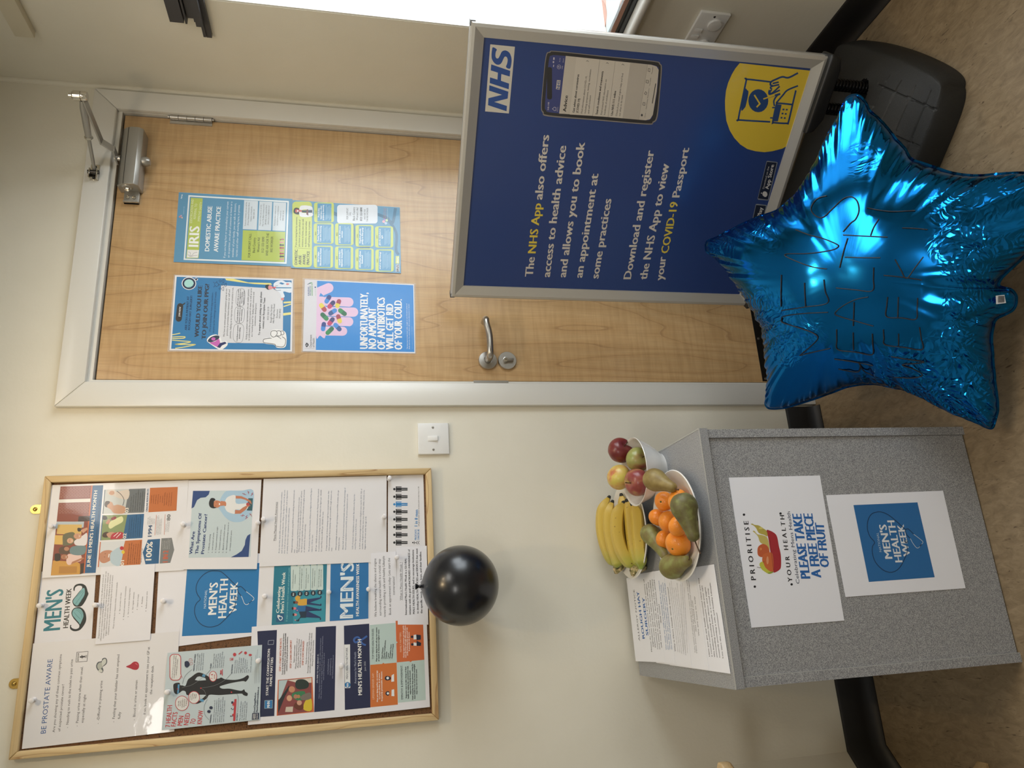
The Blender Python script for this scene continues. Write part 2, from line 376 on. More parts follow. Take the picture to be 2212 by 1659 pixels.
# rounded bead of filler in the corner beside the door frame
struct(B().tube([(XR-.003,.0,0.1),(XR-.003,.0,H)],.009,10),'trim_3',M_wall,sm=60)
# window opening: white reveal, frame, glass and the sill board
b=B().box(XR+.002,XR+.31,WY1-.004,WY1+.0,WZ0,WZ1).box(XR+.002,XR+.31,WY0,WY0+.004,WZ0,WZ1).box(XR+.002,XR+.31,WY0,WY1,WZ1-.004,WZ1)
w1=empty('window_1',(XR+.3,(WY0+WY1)/2,WZ0)); w1['kind']='structure'
b.obj('reveal_lining',M_gloss,w1)
f=B()
for y0,y1,z0,z1 in ((WY0,WY0+.06,WZ0,WZ1),(WY1-.06,WY1,WZ0,WZ1),(WY0,WY1,WZ0,WZ0+.06),(WY0,WY1,WZ1-.06,WZ1),((WY0+WY1)/2-.03,(WY0+WY1)/2+.03,WZ0,WZ1)): f.box(XR+.30,XR+.35,y0,y1,z0,z1)
f.obj('window_frame',M_white,w1)
M_pane=bpy.data.materials.new('window_glass'); M_pane.use_nodes=True; _n=M_pane.node_tree; _t=nd(_n,'BsdfTransparent'); _x=nd(_n,'MixShader'); _x.inputs[0].default_value=.06; _n.nodes['Principled BSDF'].inputs['Roughness'].default_value=.02
_n.links.new(_t.outputs[0],_x.inputs[1]); _n.links.new(_n.nodes['Principled BSDF'].outputs[0],_x.inputs[2]); _n.links.new(_x.outputs[0],_n.nodes['Material Output'].inputs['Surface'])
for ya_,yb_ in ((WY0+.06,(WY0+WY1)/2-.03),((WY0+WY1)/2+.03,WY1-.06)): B().box(XR+.322,XR+.326,ya_,yb_,WZ0+.06,WZ1-.06).obj('glass_pane',M_pane,w1)
sb=B().box(XR-.022,XR+.30,WY0-.03,WY1+.004,WZ0-.022,WZ0); sb.tube([(XR-.022,WY0-.03,WZ0-.011),(XR-.022,WY1+.004,WZ0-.011)],.011,14)
sb.obj('window_sill',M_gloss,w1,sm=50)
# skirting: black coved vinyl
def skirt(name,pts,h=.094):
    prof=[(0,h),(.006,h),(.009,h-.004),(.010,.035),(.014,.018),(.024,.006),(.033,.0025),(.033,0),(0,0)]
    P=[Vector((x,y,0)) for x,y in pts]; n=len(P); vs=[]
    for i in range(n):
        d=[]
        if i>0: d.append((P[i]-P[i-1]).normalized())
        if i<n-1: d.append((P[i+1]-P[i]).normalized())
        ns=[Vector((q.y,-q.x,0)) for q in d]; nn=sum(ns,Vector()).normalized(); k=1/max(.3,nn.dot(ns[0]))
        vs+=[P[i]+nn*(r*k)+Vector((0,0,z)) for r,z in prof]
    m=len(prof); fs=[(i*m+j,i*m+(j+1)%m,(i+1)*m+(j+1)%m,(i+1)*m+j) for i in range(n-1) for j in range(m)]+[tuple(range(m)),tuple((n-1)*m+j for j in range(m))]
    b=B(); b.add(vs,fs); return struct(b,name,M_black,sm=45)
skirt('baseboard_left',[(-1.6,-.115),(-.80,-.115),(-.668,0),(.268,0)],.096)
skirt('baseboard_right',[(XR,-.02),(XR,-4.0)],.092)
# ------------------------------------------------------------------ door frame (architrave + lining) and door
AX0,AX1,AZ=.2731,1.1952,2.066; IX0,IX1,IZ=.337,1.134,2.004
fr=empty('trim_1',(AX0,0,0)); fr['kind']='structure'
def arch(pts): return B().prism([(x,-.0175,z) for x,z in pts],(0,.0175,0))
arch([(AX0,0),(IX0,0),(IX0,IZ),(AX0,AZ)]).obj('architrave',M_gloss,fr,bevel=.003)
arch([(IX1,0),(AX1,0),(AX1,AZ),(IX1,IZ)]).obj('architrave',M_gloss,fr,bevel=.003)
arch([(AX0,AZ),(IX0,IZ),(IX1,IZ),(AX1,AZ)]).obj('architrave',M_gloss,fr,bevel=.003)
l=B().box(IX0,.345,-.004,.10,0,1.992).box(1.133,IX1+.012,-.004,.10,0,1.992).box(IX0,IX1,-.004,.10,1.992,IZ+.012)
l.box(.345,.358,.052,.10,0,1.992).box(1.12,1.133,.052,.10,0,1.992).box(.345,1.133,.052,.10,1.979,1.992)
l.obj('door_lining',M_gloss,fr)
B().box(.30,1.17,.101,.16,0,2.04).obj('rebate_backing',M_black,fr)
# strike plate let into the left lining beside the lock
p0,p1=atY(1023,823,-.004),atY(1098,825,-.004)
B().box(.339,.3475,-.0055,.006,p1.z,p0.z).obj('strike_plate',M_steel,fr)
dr=empty('door_1',(.74,0,0)); dr['kind']='structure'
B().box(.3485,1.1290,.004,.048,.006,1.987).obj('door_slab',M_door,dr,bevel=.001,seg=1)
k=B().box(.352,1.1255,.0025,.0045,.008,.152).obj('kick_plate',M_dsteel,dr)
for x in (.36,.49,.62,.74,.86,.99,1.115):
    for z in (.142,.02): B().lathe([(0,.0012),(.0035,.0010),(.004,0)],(x,.0025,z),(0,-1,0),10).obj('kick_plate_screw',M_steel,k)
# hinge
hz0,hz1=1.757,1.869
h=B().box(1.112,1.1285,.0015,.0045,hz0,hz1).obj('hinge',M_steel,dr)
for i in range(5):
    z0=hz0+(hz1-hz0)*i/5; B().lathe([(0,0),(.0062,0),(.0062,(hz1-hz0)/5-.0012),(0,(hz1-hz0)/5-.0012)],(1.1285,-.004,z0),seg=16).obj('hinge_knuckle',M_steel,h,sm=40)
for z,s in ((hz0-.006,1),(hz1,1)): B().lathe([(0,0),(.004,.001),(.004,.005),(0,.006)],(1.1285,-.004,z),seg=12).obj('hinge_pin_end',M_steel,h,sm=40)
h=B().box(1.112,1.1285,.0015,.0045,.9,1.01).obj('hinge',M_steel,dr)
for i in range(5): B().lathe([(0,0),(.0062,0),(.0062,.021),(0,.021)],(1.1285,-.004,.9+.022*i),seg=16).obj('hinge_knuckle',M_steel,h,sm=40)
# lever handle on its round rose
hc=atY(1054,778,-.004); kc=atY(1096,778.5,-.004)
hx,hz=hc.x,hc.z; kx,kz=kc.x,kc.z
rose=[(0,0),(.0262,0),(.0262,.006),(.0252,.0085),(.012,.0095),(.0118,.006),(0,.006)]
ro=B().lathe(rose,(hx,.004,hz),(0,-1,0),48).obj('handle_rose',M_steel,dr,sm=35)
tip=atY(1050,690,-.045)
path=spline([(hx,.0,hz),(hx,-.028,hz),(hx+.004,-.041,hz),(hx+.018,-.0465,hz),(hx+.06,-.047,hz+.0005),(tip.x-.012,-.047,tip.z),(tip.x,-.044,tip.z),(tip.x+.004,-.033,tip.z),(tip.x+.004,-.014,tip.z)],8)
B().tube(path,.0094,18).obj('lever_handle',M_steel,dr,sm=60)
r2=B().lathe([(0,0),(.0262,0),(.0262,.007),(.0250,.0090),(0,.0090)],(kx,.004,kz),(0,-1,0),48).obj('lock_rose',M_steel,dr,sm=35)
cy=B()
pts=[(kx+.0075*math.cos(t),-.005,kz+.006+.0075*math.sin(t)) for t in [math.radians(a) for a in range(-50,231,20)]]+[(kx-.0035,-.005,kz-.016),(kx,-.005,kz-.0175),(kx+.0035,-.005,kz-.016)]
cy.prism(pts,(0,-.008,0)); cl=cy.obj('lock_cylinder',M_steel,dr,bevel=.0006)
B().lathe([(0,.0006),(.0055,.0005),(.006,0)],(kx,-.0131,kz+.006),(0,-1,0),24).obj('cylinder_plug',M_chrome,cl)
B().box(kx-.0007,kx+.0007,-.0140,-.0134,kz+.0025,kz+.0095).obj('key_slot',M_black,cl)
# overhead door closer: body, knob, end plate, arms, frame shoe
cl_=thing('door_closer','silver overhead door closer with a folded arm above the wooden door','door closer',(.97,0,1.96))
cx0,cx1=.868,1.058; zt,zb=1.977,1.921
prof=[(.003,zt-.001),(-.030,zt),(-.040,zt-.010),(-.046,zt-.024),(-.046,zb+.012),(-.038,zb+.002),(.003,zb)]
B().prism([(cx0+.012,y,z) for y,z in prof],(cx1-cx0-.012,0,0)).obj('closer_body',M_silver,cl_,bevel=.0015)
g=B()
for z in (zt-.003,zt-.017): g.box(cx0+.013,cx1-.001,-.041-(.003 if z<zt-.01 else -.004),-.040-(.003 if z<zt-.01 else -.004),z-.0012,z)
g.obj('body_groove',M_dsteel,cl_)
e=B().lathe([(0,.003),(.011,.003),(.014,.001),(.0145,0)],(cx0+.012,-.026,zt-.024),(-1,0,0),28).obj('end_cap',M_silver,cl_,sm=30)
B().lathe([(0,.006),(.006,.006),(.007,0)],(cx0+.010,-.026,zt-.024),(-1,0,0),6).obj('valve_hexagon',M_chrome,cl_)
pl=B().box(cx0-.022,cx0+.014,-.006,.0035,zb+.006,zt-.012).box(cx0-.022,cx0-.018,-.012,.003,zb+.006,zt-.012).obj('mounting_plate',M_silver,cl_,bevel=.001)
for z in (zt-.022,zb+.018): B().lathe([(0,.003),(.0045,.0025),(.0055,0)],(cx0-.006,-.006,z),(0,-1,0),14).obj('plate_screw',M_chrome,cl_)
kb=atY(304,347,-.028)
B().lathe([(0,0),(.0125,0),(.013,.004),(.013,.012),(.0115,.015),(.009,.020),(0,.0215)],(kb.x,-.024,zb+.002),(0,0,-1),28).obj('spindle_cover',M_silver,cl_,sm=45)
sp=(kb.x+.004,-.026,zt)
B().lathe([(0,0),(.008,0),(.008,.014),(0,.014)],sp,(0,0,1),20).obj('spindle',M_steel,cl_,sm=40)
el=Vector((1.026,-.20,2.027))
def bar(pts,w,t,up=(0,0,1)):
    b=B(); P=[Vector(p) for p in pts]; U=Vector(up)
    for i in range(len(P)-1):
        d=(P[i+1]-P[i]).normalized(); s_=d.cross(U).normalized()*w/2; u_=s_.cross(d).normalized()*t/2; a=P[i]-d*w*.12; c=P[i+1]+d*w*.12
        b.add([a-s_-u_,a+s_-u_,a+s_+u_,a-s_+u_,c-s_-u_,c+s_-u_,c+s_+u_,c-s_+u_],[(0,1,2,3),(7,6,5,4),(0,4,5,1),(1,5,6,2),(2,6,7,3),(3,7,4,0)])
    return b
a0=Vector((sp[0],sp[1],zt+.009)); a1=a0+Vector((.008,-.028,.001)); a2=a0+Vector((.016,-.048,.026))
bar([a0-Vector((.002,-.012,0)),a1,a2,el+Vector((0,0,-.004))],.023,.0045).obj('main_arm',M_silver,cl_,bevel=.0008,seg=1)
sh=atY(206,372,-.018); shoe=Vector((sh.x,-.024,sh.z))
d=(el-shoe).normalized(); mid=shoe+(el-shoe)*.47
B().tube([shoe+d*.004,mid],.0045,14).obj('forearm_rod',M_silver,cl_,sm=50)
B().tube([mid,mid+d*.03,el-d*.03,el-d*.012],[.0075,.0085,.0085,.006],14).obj('forearm_sleeve',M_silver,cl_,sm=50)
B().lathe([(.006,0),(.0105,0),(.0105,.005),(.006,.005)],mid-d*.004,d,6).obj('lock_nut',M_chrome,cl_)
B().lathe([(0,-.014),(.011,-.014),(.0125,-.010),(.0125,-.001),(.010,0),(.0125,.001),(.0125,.017),(.010,.020),(.006,.021),(.006,.028),(0,.030)],el,(0,0,1),24).obj('elbow_joint',M_chrome,cl_,sm=35)
B().box(shoe.x-.026,shoe.x+.022,-.0205,-.0175,shoe.z-.010,shoe.z+.012).box(shoe.x-.026,shoe.x+.004,-.034,-.018,shoe.z-.010,shoe.z-.007).box(shoe.x-.026,shoe.x+.004,-.034,-.018,shoe.z+.009,shoe.z+.012).obj('frame_shoe',M_chrome,cl_,bevel=.0006,seg=1)
B().lathe([(0,0),(.0055,0),(.0055,.028),(0,.028)],(shoe.x-.006,-.028,shoe.z-.013),(0,0,1),16).obj('shoe_pivot',M_dsteel,cl_,sm=40)
for x in (.014,-.019): B().lathe([(0,.0025),(.0035,.002),(.0045,0)],(shoe.x+x,-.0205,shoe.z+.001),(0,-1,0),12).obj('shoe_screw',M_dsteel,cl_)
# ------------------------------------------------------------------ light switch
sw=thing('light_switch','white square light switch with a single rocker on the cream wall','light switch',(.186,0,1.154))
c=[atY(x,y,-.008) for x,y in ((902.6,980.4),(902.6,913.8),(969.5,914),(970.3,982))]
x0=(c[0].x+c[3].x)/2; x1=(c[1].x+c[2].x)/2; z1=(c[0].z+c[1].z)/2; z0=(c[2].z+c[3].z)/2
B().box(x0,x1,-.0085,0,z0,z1).obj('switch_plate',M_white,sw,bevel=.002,seg=3)
xm,zm=(x0+x1)/2,(z0+z1)/2+.002
B().box(xm-.0075,xm+.0075,-.0092,-.007,zm-.0135,zm+.0135).obj('rocker_surround',M_white,sw)
B().prism([(xm-.0065,-.0088,zm-.0125),(xm-.0065,-.0135,zm-.0125),(xm-.0065,-.0095,zm+.0125),(xm-.0065,-.0088,zm+.0125)],(.013,0,0)).obj('rocker',M_white,sw,bevel=.0005)
for s in (-1,1): 
    q=B().lathe([(0,.0012),(.0028,.001),(.0033,0)],(xm+s*.0302,-.0085,zm-.001),(0,-1,0),14).obj('screw',M_steel,sw)
# ------------------------------------------------------------------ double socket on the right-hand wall
so=thing('double_socket','white double wall socket with round blanking covers, low on the right-hand wall','socket',(XR,-.44,.424))
yo,yi=-.507,-.361; z0,z1=.381,.467
B().box(XR-.009,XR,yo,yi,z0,z1).obj('socket_plate',M_white,so,bevel=.002,seg=3)
for yc in (-.4705,-.3975):
    B().prism([(XR-.009,yc+.0185*math.cos(t)*(1 if math.sin(t)>-.6 else .95),z0+.031+.0185*math.sin(t)) for t in [2*PI*i/32 for i in range(32)]],(-.006,0,0)).obj('socket_cover',M_white,so,bevel=.0015,seg=3)
for yc in (-.4455,-.4225): B().prism([(XR-.009,yc-.006,z0+.056),(XR-.013,yc-.006,z0+.057),(XR-.0095,yc-.006,z0+.0765),(XR-.009,yc-.006,z0+.0775)],(0,.012,0)).obj('socket_switch',M_white,so,bevel=.0005)
for yc in (-.4955,-.3725): B().lathe([(0,.001),(.0028,.0008),(.0032,0)],(XR-.009,yc,z0+.043),(-1,0,0),12).obj('screw',M_dsteel,so)
# ------------------------------------------------------------------ rail end and trunking on the right-hand wall
M_rail=mat('charcoal_plastic',(66,66,70),.45)
rl=thing('blind_headrail','dark grey stepped rail end fixed above the top corner of the window','blind rail',(XR,-.4,1.77))
strips=[(369.3,398.5,30.5,29.5,.028),(399.8,402.0,24,24,.010),(402.2,406.2,36,36,.024),(406.2,420.6,29.3,29,.016),(420.8,426,35,34.8,.020),(426,440.5,38.6,38.6,.030),(440.5,447,70,70.5,.016),(447,459,72,76.5,.012)]
for i,(xa,xb,ya,yb,th) in enumerate(strips):
    pa,pb=atX(xa,ya,XR-.001),atX(xb,yb,XR-.001); ye=(pa.y+pb.y)/2
    B().box(XR-th,XR-.0005,-2.0,ye,pb.z,pa.z).obj('rail_section',M_rail,rl)
tr=[atX(x,y,XR-.01) for x,y in ((75,72),(35,73))]
t=B().box(XR-.022,XR-.0005,-2.6,(tr[0].y+tr[1].y)/2,tr[0].z,tr[1].z).obj('cable_trunking',mat('cream_trunking',(214,206,184),.5),bevel=.001); tag(t,'cream square cable trunking running along the top of the right-hand wall','cable trunking')
# ------------------------------------------------------------------ magazines stacked on the window sill
z=WZ0
mg=[('grey and white magazine at the bottom of the pile on the window sill',.010,(60,66,70),(.0,.0)),('magazine with a dark spine in the middle of the pile on the window sill',.012,(40,52,56),(.006,-.004)),('glossy magazine with a face on its cover, top of the window sill pile',.012,(176,136,120),(.0,.0))]
for i,(lb,th,cc,(dx,dy)) in enumerate(mg):
    t=thing('magazine',lb,'magazine',(1.32,-.48,z),'magazines on the window sill')
    B().box(XR+.006+dx,XR+.270,-.62+dy,WY1-.012,z+.0008,z+th-.0008).obj('pages',M_paper,t)
    B().box(XR+.004+dx,XR+.272,-.622+dy,WY1-.010,z+th-.0008,z+th).box(XR+.004+dx,XR+.272,-.622+dy,WY1-.010,z,z+.0008).box(XR+.003+dx,XR+.0045+dx,-.622+dy,WY1-.010,z,z+th).obj('cover',mat('cover_%d'%i,cc,.3,coat=.5),t)
    if i==2:
        S_=Surf((0,0,z+th),(0,0,1)); p=Print(S_,1)
        p.run("""F 1240 0 5.53
        K 1
        P a9c4c8 385,0 560,0 500,200 400,400 385,330
        K 2
        S a87460 240,-10 330,-10 390,120 385,250 345,375 270,370 240,150
        S d8a890 270,60 320,40 345,150 320,300 280,330 255,180
        K 3
        S a06e60 255,110 290,90 300,130 262,150
        S b88474 300,180 350,190 340,260 290,230
        K 2
        P 2c3436 575,0 600,0 520,190 430,385 405,385 500,170
        """); p.obj(t,'cover_print')
    z+=th
# ------------------------------------------------------------------ cabinet
CX0,CX1,CY0,CY1,CH=-.437,.071,-.527,-.028,.655
cb=thing('grey_cabinet','low grey speckled cabinet holding the fruit and notices, against the cream wall','cabinet',((CX0+CX1)/2,(CY0+CY1)/2,0))
M_edge=mat('pale_grey_edging',(176,176,172),.4)
B().box(CX0,CX1,CY0,CY1,CH-.018,CH).obj('cabinet_top',M_melamine,cb)
B().box(CX0-.0006,CX1+.0006,CY0-.0012,CY0,CH-.0185,CH+.0004).box(CX1,CX1+.0012,CY0,CY1,CH-.0185,CH+.0004).box(CX0-.0012,CX0,CY0,CY1,CH-.0185,CH+.0004).obj('top_edging',M_melamine,cb)
B().box(CX0-.0008,CX1+.0008,CY0-.0016,CY0+.0008,CH-.0006,CH+.0006).box(CX1-.0008,CX1+.0016,CY0,CY1,CH-.0006,CH+.0006).obj('edge_line',M_edge,cb)
B().box(CX0+.001,CX0+.019,CY0+.002,CY1,0,CH-.018).obj('side_panel',M_melamine,cb)
B().box(CX1-.019,CX1-.001,CY0+.002,CY1,0,CH-.018).obj('side_panel',M_melamine,cb)
B().box(CX0+.019,CX0+.0200,CY0+.0025,CY0+.008,.0,CH-.019).obj('edge_line',M_edge,cb)
B().box(CX0+.0202,CX1-.0196,CY0+.006,CY0+.024,.003,CH-.0195).obj('front_panel',M_melamine,cb)
B().box(CX0+.019,CX1-.019,CY1-.008,CY1,0,CH-.018).obj('rear_panel',M_melamine,cb)
# ------------------------------------------------------------------ wooden armchair just outside the left edge, arm end and foot showing
ch=thing('wooden_armchair','pale wooden armchair of which only an arm end and a foot show','chair',(-.92,-.62,0))
ax=atZ(1559,1646,.62)
for yy in (ax.y-.52,ax.y):
    B().prism([(ax.x-.52,yy-.018,.60),(ax.x-.05,yy-.024,.598),(ax.x-.012,yy-.020,.60),(ax.x+.0,yy-.008,.603),(ax.x+.0,yy+.006,.603),(ax.x-.012,yy+.018,.60),(ax.x-.05,yy+.024,.598),(ax.x-.52,yy+.018,.60)],(0,0,.026)).obj('armrest',M_beech,ch,bevel=.005,seg=3)
ft=atZ(2164,1655,0.0)
for yy in (ax.y-.52,ax.y):
    B().prism([(ax.x-.15,yy-.016,.60),(ax.x-.11,yy-.016,.60),(ax.x-.125,yy-.016,.3),(ft.x-.052,yy-.016,.06),(ft.x,yy-.016,.0),(ft.x-.04,yy-.016,0),(ax.x-.165,yy-.016,.3)],(0,.032,0)).obj('leg',M_beech,ch,bevel=.004)
    B().prism([(ax.x-.54,yy-.016,.95),(ax.x-.50,yy-.016,.95),(ax.x-.46,yy-.016,.42),(ax.x-.50,yy-.016,0),(ax.x-.54,yy-.016,0),(ax.x-.50,yy-.016,.42)],(0,.032,0)).obj('leg',M_beech,ch,bevel=.004)
M_fab=noisemat('blue_seat_fabric',[(.3,(40,60,96)),(.7,(56,78,120))],200,rough=.9)
B().box(ax.x-.50,ax.x-.06,ax.y-.50,ax.y-.02,.38,.45).obj('seat',M_fab,ch,bevel=.02,seg=3)
B().box(ax.x-.54,ax.x-.48,ax.y-.50,ax.y-.02,.58,.93).obj('backrest',M_fab,ch,bevel=.02,seg=3)
# ------------------------------------------------------------------ ceiling fittings (above the frame) that give the warm light
for i,(x,y) in enumerate(((-.12,-.78),(.22,-.84))):
    t=thing('ceiling_downlight',('round ceiling downlight over the notice board','round ceiling downlight over the door')[i],'downlight',(x,y,H),'ceiling downlights')
    B().lathe([(.045,-.006),(.060,-.006),(.064,0),(.045,0),(.045,-.006)],(x,y,H),(0,0,1),32).obj('rim',M_white,t,sm=40)
# ================================================================== free-standing poster sign
SBL=Vector((.5614,-.0913,.2223)); syaw,stilt,sroll,SW,SH,SM=-.9162,.0272,.0136,.6913,.8795,.0336
r_=Vector((math.cos(syaw),math.sin(syaw),0)); sn=Vector((math.sin(syaw),-math.cos(syaw),0)); up_=Vector((0,0,1))*math.cos(stilt)-sn*math.sin(stilt)
sR=r_*math.cos(sroll)+up_*math.sin(sroll); sU=up_*math.cos(sroll)-r_*math.sin(sroll); sN=sR.cross(sU)
if sN.dot(sn)<0: sN=-sN
def SP(a,b_,c=0): return SBL+sR*a+sU*b_+sN*c
sg=thing('poster_stand','blue health app poster in an aluminium snap frame on a black sprung base','poster stand',(.77,-.37,0))
B().add([SP(a,b_,c) for c in (-.012,.003) for a,b_ in ((.004,.004),(SW-.004,.004),(SW-.004,SH-.004),(.004,SH-.004))],[(0,3,2,1),(4,5,6,7),(0,1,5,4),(1,2,6,5),(2,3,7,6),(3,0,4,7)]).obj('back_board',M_dsteel,sg)
prof=[(0,-.012),(0,.010),(.004,.0145),(.011,.016),(.028,.0085),(SM,.0065),(SM,.003),(0,.003)]
cor=[(0,0,1,1),(SW,0,-1,1),(SW,SH,-1,-1),(0,SH,1,-1)]
for i in range(4):
    a0_,b0_,sa,sb_=cor[i]; a1_,b1_,ta,tb=cor[(i+1)%4]; vs=[]
    for (q,z) in prof: vs.append(SP(a0_+sa*q,b0_+sb_*q,z))
    for (q,z) in prof: vs.append(SP(a1_+ta*q,b1_+tb*q,z))
    m_=len(prof); fs=[(j,(j+1)%m_,(j+1)%m_+m_,j+m_) for j in range(m_)]
    B().add(vs,fs).obj('frame_rail',M_alu,sg,sm=25)
for a,b_ in ((0,SH),(SW,SH),(SW,0),(0,0)):
    sx_=1 if a==0 else -1; sy_=1 if b_==0 else -1
    B().add([SP(a-sx_*.0008+sx_*i*.012,b_-sy_*.0008+sy_*j*.012,.0105+k_*.0015-.02*(1-k_)) for k_ in (0,1) for i,j in ((0,0),(1,0),(1,.35),(.35,1),(0,1))],[(0,1,2,3,4),(9,8,7,6,5)]+[(i,(i+1)%5,(i+1)%5+5,i+5) for i in range(5)]).obj('corner_cap',mat('grey_plastic',(104,106,108),.4),sg)
S_sign=Surf(SP(0,0,.0034),sN)
M_blue=mat('blue_poster_print',(40,66,128),.34,coat=.45,coatr=.22)
B().add([SP(a,b_,.0034) for a,b_ in ((SM-.004,SM-.004),(SW-SM+.004,SM-.004),(SW-SM+.004,SH-SM+.004),(SM-.004,SH-SM+.004))],[(0,1,2,3)]).obj('poster_sheet',M_blue,sg)
sb0=Vector((SBL.x,SBL.y,0))
def BP(a,b_,z): return sb0+r_*a+sn*b_+Vector((0,0,z))
ca=.345
# moulded base: skirt, domed top with a cut grid, made as a height field over a rounded rectangle
M_base=mat('black_moulded_plastic',(36,36,35),.6,bump=.25,bscale=400)
def base_mesh():
    NA,NB=300,210; HA,HB=.378,.25; vs=[];fs=[]
    for j in range(NB+1):
        for i in range(NA+1):
            u,v=2*i/NA-1,2*j/NB-1
            # squircle map
            px=u*HA*math.sqrt(1-.10*v*v)*(1-.05*(abs(u)**10)*(abs(v)**8)); py=v*HB*math.sqrt(1-.06*u*u)*(1-.10*(abs(u)**10)*(abs(v)**8))
            ax_,ay_=abs(px)/HA,abs(py)/HB
            e=max(0,1-max(abs(u),abs(v))); edge=min(1,e/.045)
            top=.034+.030*(1-(1-edge)**2)+ .050*max(0,1-(abs(py)/(HB*.98))**1.6)*max(0,1-(ax_)**6)*edge
            # grid of grooves on the front slope
            gq=0
            if py>.045 and abs(px)<HA*.86:
                for k_ in (-3,-2,-1,0,1,2,3,4,5):
                    xx=px+.05*(py-.1); c0=(k_-.5)*.085
                    if abs(xx-c0)<.0017: gq=1
                for c0 in (.075,.118,.165,.212):
                    if abs(py-c0+ (px/HA)**2*.012)<.0016: gq=1
            if gq and py<.235: top-=.0035
            for sgn in (-.235,.235):   # dark wells the springs stand in
                dd=math.hypot((px-sgn)/.065,(py)/.034)
                if dd<1: top=min(top,.062)
            vs.append(BP(ca+px,py,top))
    for j in range(NB):
        for i in range(NA): a=j*(NA+1)+i; fs.append((a,a+1,a+NA+2,a+NA+1))
    rim=[i for i in range(NA+1)]+[j*(NA+1)+NA for j in range(1,NB+1)]+[NB*(NA+1)+i for i in range(NA-1,-1,-1)]+[j*(NA+1) for j in range(NB-1,0,-1)]
    k0=len(vs); 
    for q in rim: p=vs[q]; vs.append(Vector((p.x,p.y,0.001)))
    for i in range(len(rim)): j=(i+1)%len(rim); fs.append((rim[i],rim[j],k0+j,k0+i))
    fs.append(tuple(reversed(range(k0,k0+len(rim)))))
    b=B(); b.v=[tuple(p) for p in vs]; b.f=fs; return b
base_mesh().obj('weighted_base',M_base,sg,sm=50)
M_rub=mat('black_bracket_plastic',(30,31,33),.4)
for a0_,a1_ in ((.505,.694),(-.004,.180)):
    o=[]
    for a,z in ((a0_,.236),(a0_+.008,.215),(a0_+.040,.198),(a1_-.03,.198),(a1_-.002,.208),(a1_+.004,.236)): o.append(BP(a,-.020,z))
    B().prism(o,sn*.050).obj('spring_bracket',M_rub,sg,bevel=.006,seg=3)
for a in (.625,.567,.123,.065):
    turns=15; pts=[]; n=turns*12
    for i in range(n+1):
        t=2*PI*i/12; p=BP(a,0,.060+.140*i/n); pts.append(p+r_*.0125*math.cos(t)+sn*.0125*math.sin(t))
    B().tube(pts,.0032,6).obj('coil_spring',mat('black_spring_steel',(34,34,36),.25,.8),sg,sm=60)
    B().lathe([(0,0),(.0085,0),(.0085,.145),(0,.145)],BP(a,0,.055),(0,0,1),14).obj('spring_core',M_black,sg,sm=40)
# ================================================================== notice board
cs=[atY(x,y,-.02) for x,y in ((19.5,1642),(94,1029),(932.5,1010),(947.5,1556))]
bx0,bx1=(cs[0].x+cs[3].x)/2,(cs[1].x+cs[2].x)/2; bz1,bz0=(cs[0].z+cs[1].z)/2,(cs[2].z+cs[3].z)/2
nb=thing('notice_board','pine framed cork notice board covered in health notices beside the door','notice board',((bx0+bx1)/2,0,bz0))
fw=.0155
B().box(bx0+.004,bx1-.004,-.0095,-.002,bz0+.004,bz1-.004).obj('cork_panel',M_cork,nb)
def rail(p,m):
    b=B(); b.prism([(x,-.021,z) for x,z in p],(0,.019,0)); return b.obj('frame_rail',m,nb,bevel=.0025,seg=2)
rail([(bx0,bz0),(bx0+fw,bz0+fw),(bx0+fw,bz1-fw),(bx0,bz1)],M_pineV); rail([(bx1,bz0),(bx1,bz1),(bx1-fw,bz1-fw),(bx1-fw,bz0+fw)],M_pineV)
rail([(bx0,bz1),(bx0+fw,bz1-fw),(bx1-fw,bz1-fw),(bx1,bz1)],M_pineH); rail([(bx0,bz0),(bx1,bz0),(bx1-fw,bz0+fw),(bx0+fw,bz0+fw)],M_pineH)
for x,y in ((75.5,1100),(30,1477)):
    p=atY(x,y,-.003)
    pts=[(p.x-.0105,bz1-.006),(p.x+.0105,bz1-.006),(p.x+.0105,p.z)]+[(p.x+.0105*math.cos(t),p.z+.0105*math.sin(t)) for t in [math.radians(a) for a in range(15,180,15)]]+[(p.x-.0105,p.z)]
    k=B().prism([(a,-.0022,c) for a,c in pts],(0,.002,0)).obj('hanging_bracket',M_brass,nb,bevel=.0004,seg=1)
    B().lathe([(0,.0022),(.002,.002),(.0048,.0004),(.005,0)],(p.x,-.0022,p.z),(0,-1,0),18).obj('bracket_screw',M_brass,k,sm=50)
def SB(k): return Surf((0,-.0100-k*.0010,0),(0,-1,0))
SDoor=Surf((0,.0035,0),(0,-1,0))
def notice(nm,lab,k,fr,cor,src,gloss=0,m=None): return sheet(nm,lab,'notice',SB(k),fr,cor,src,m,gloss,'notices pinned on the cork board')
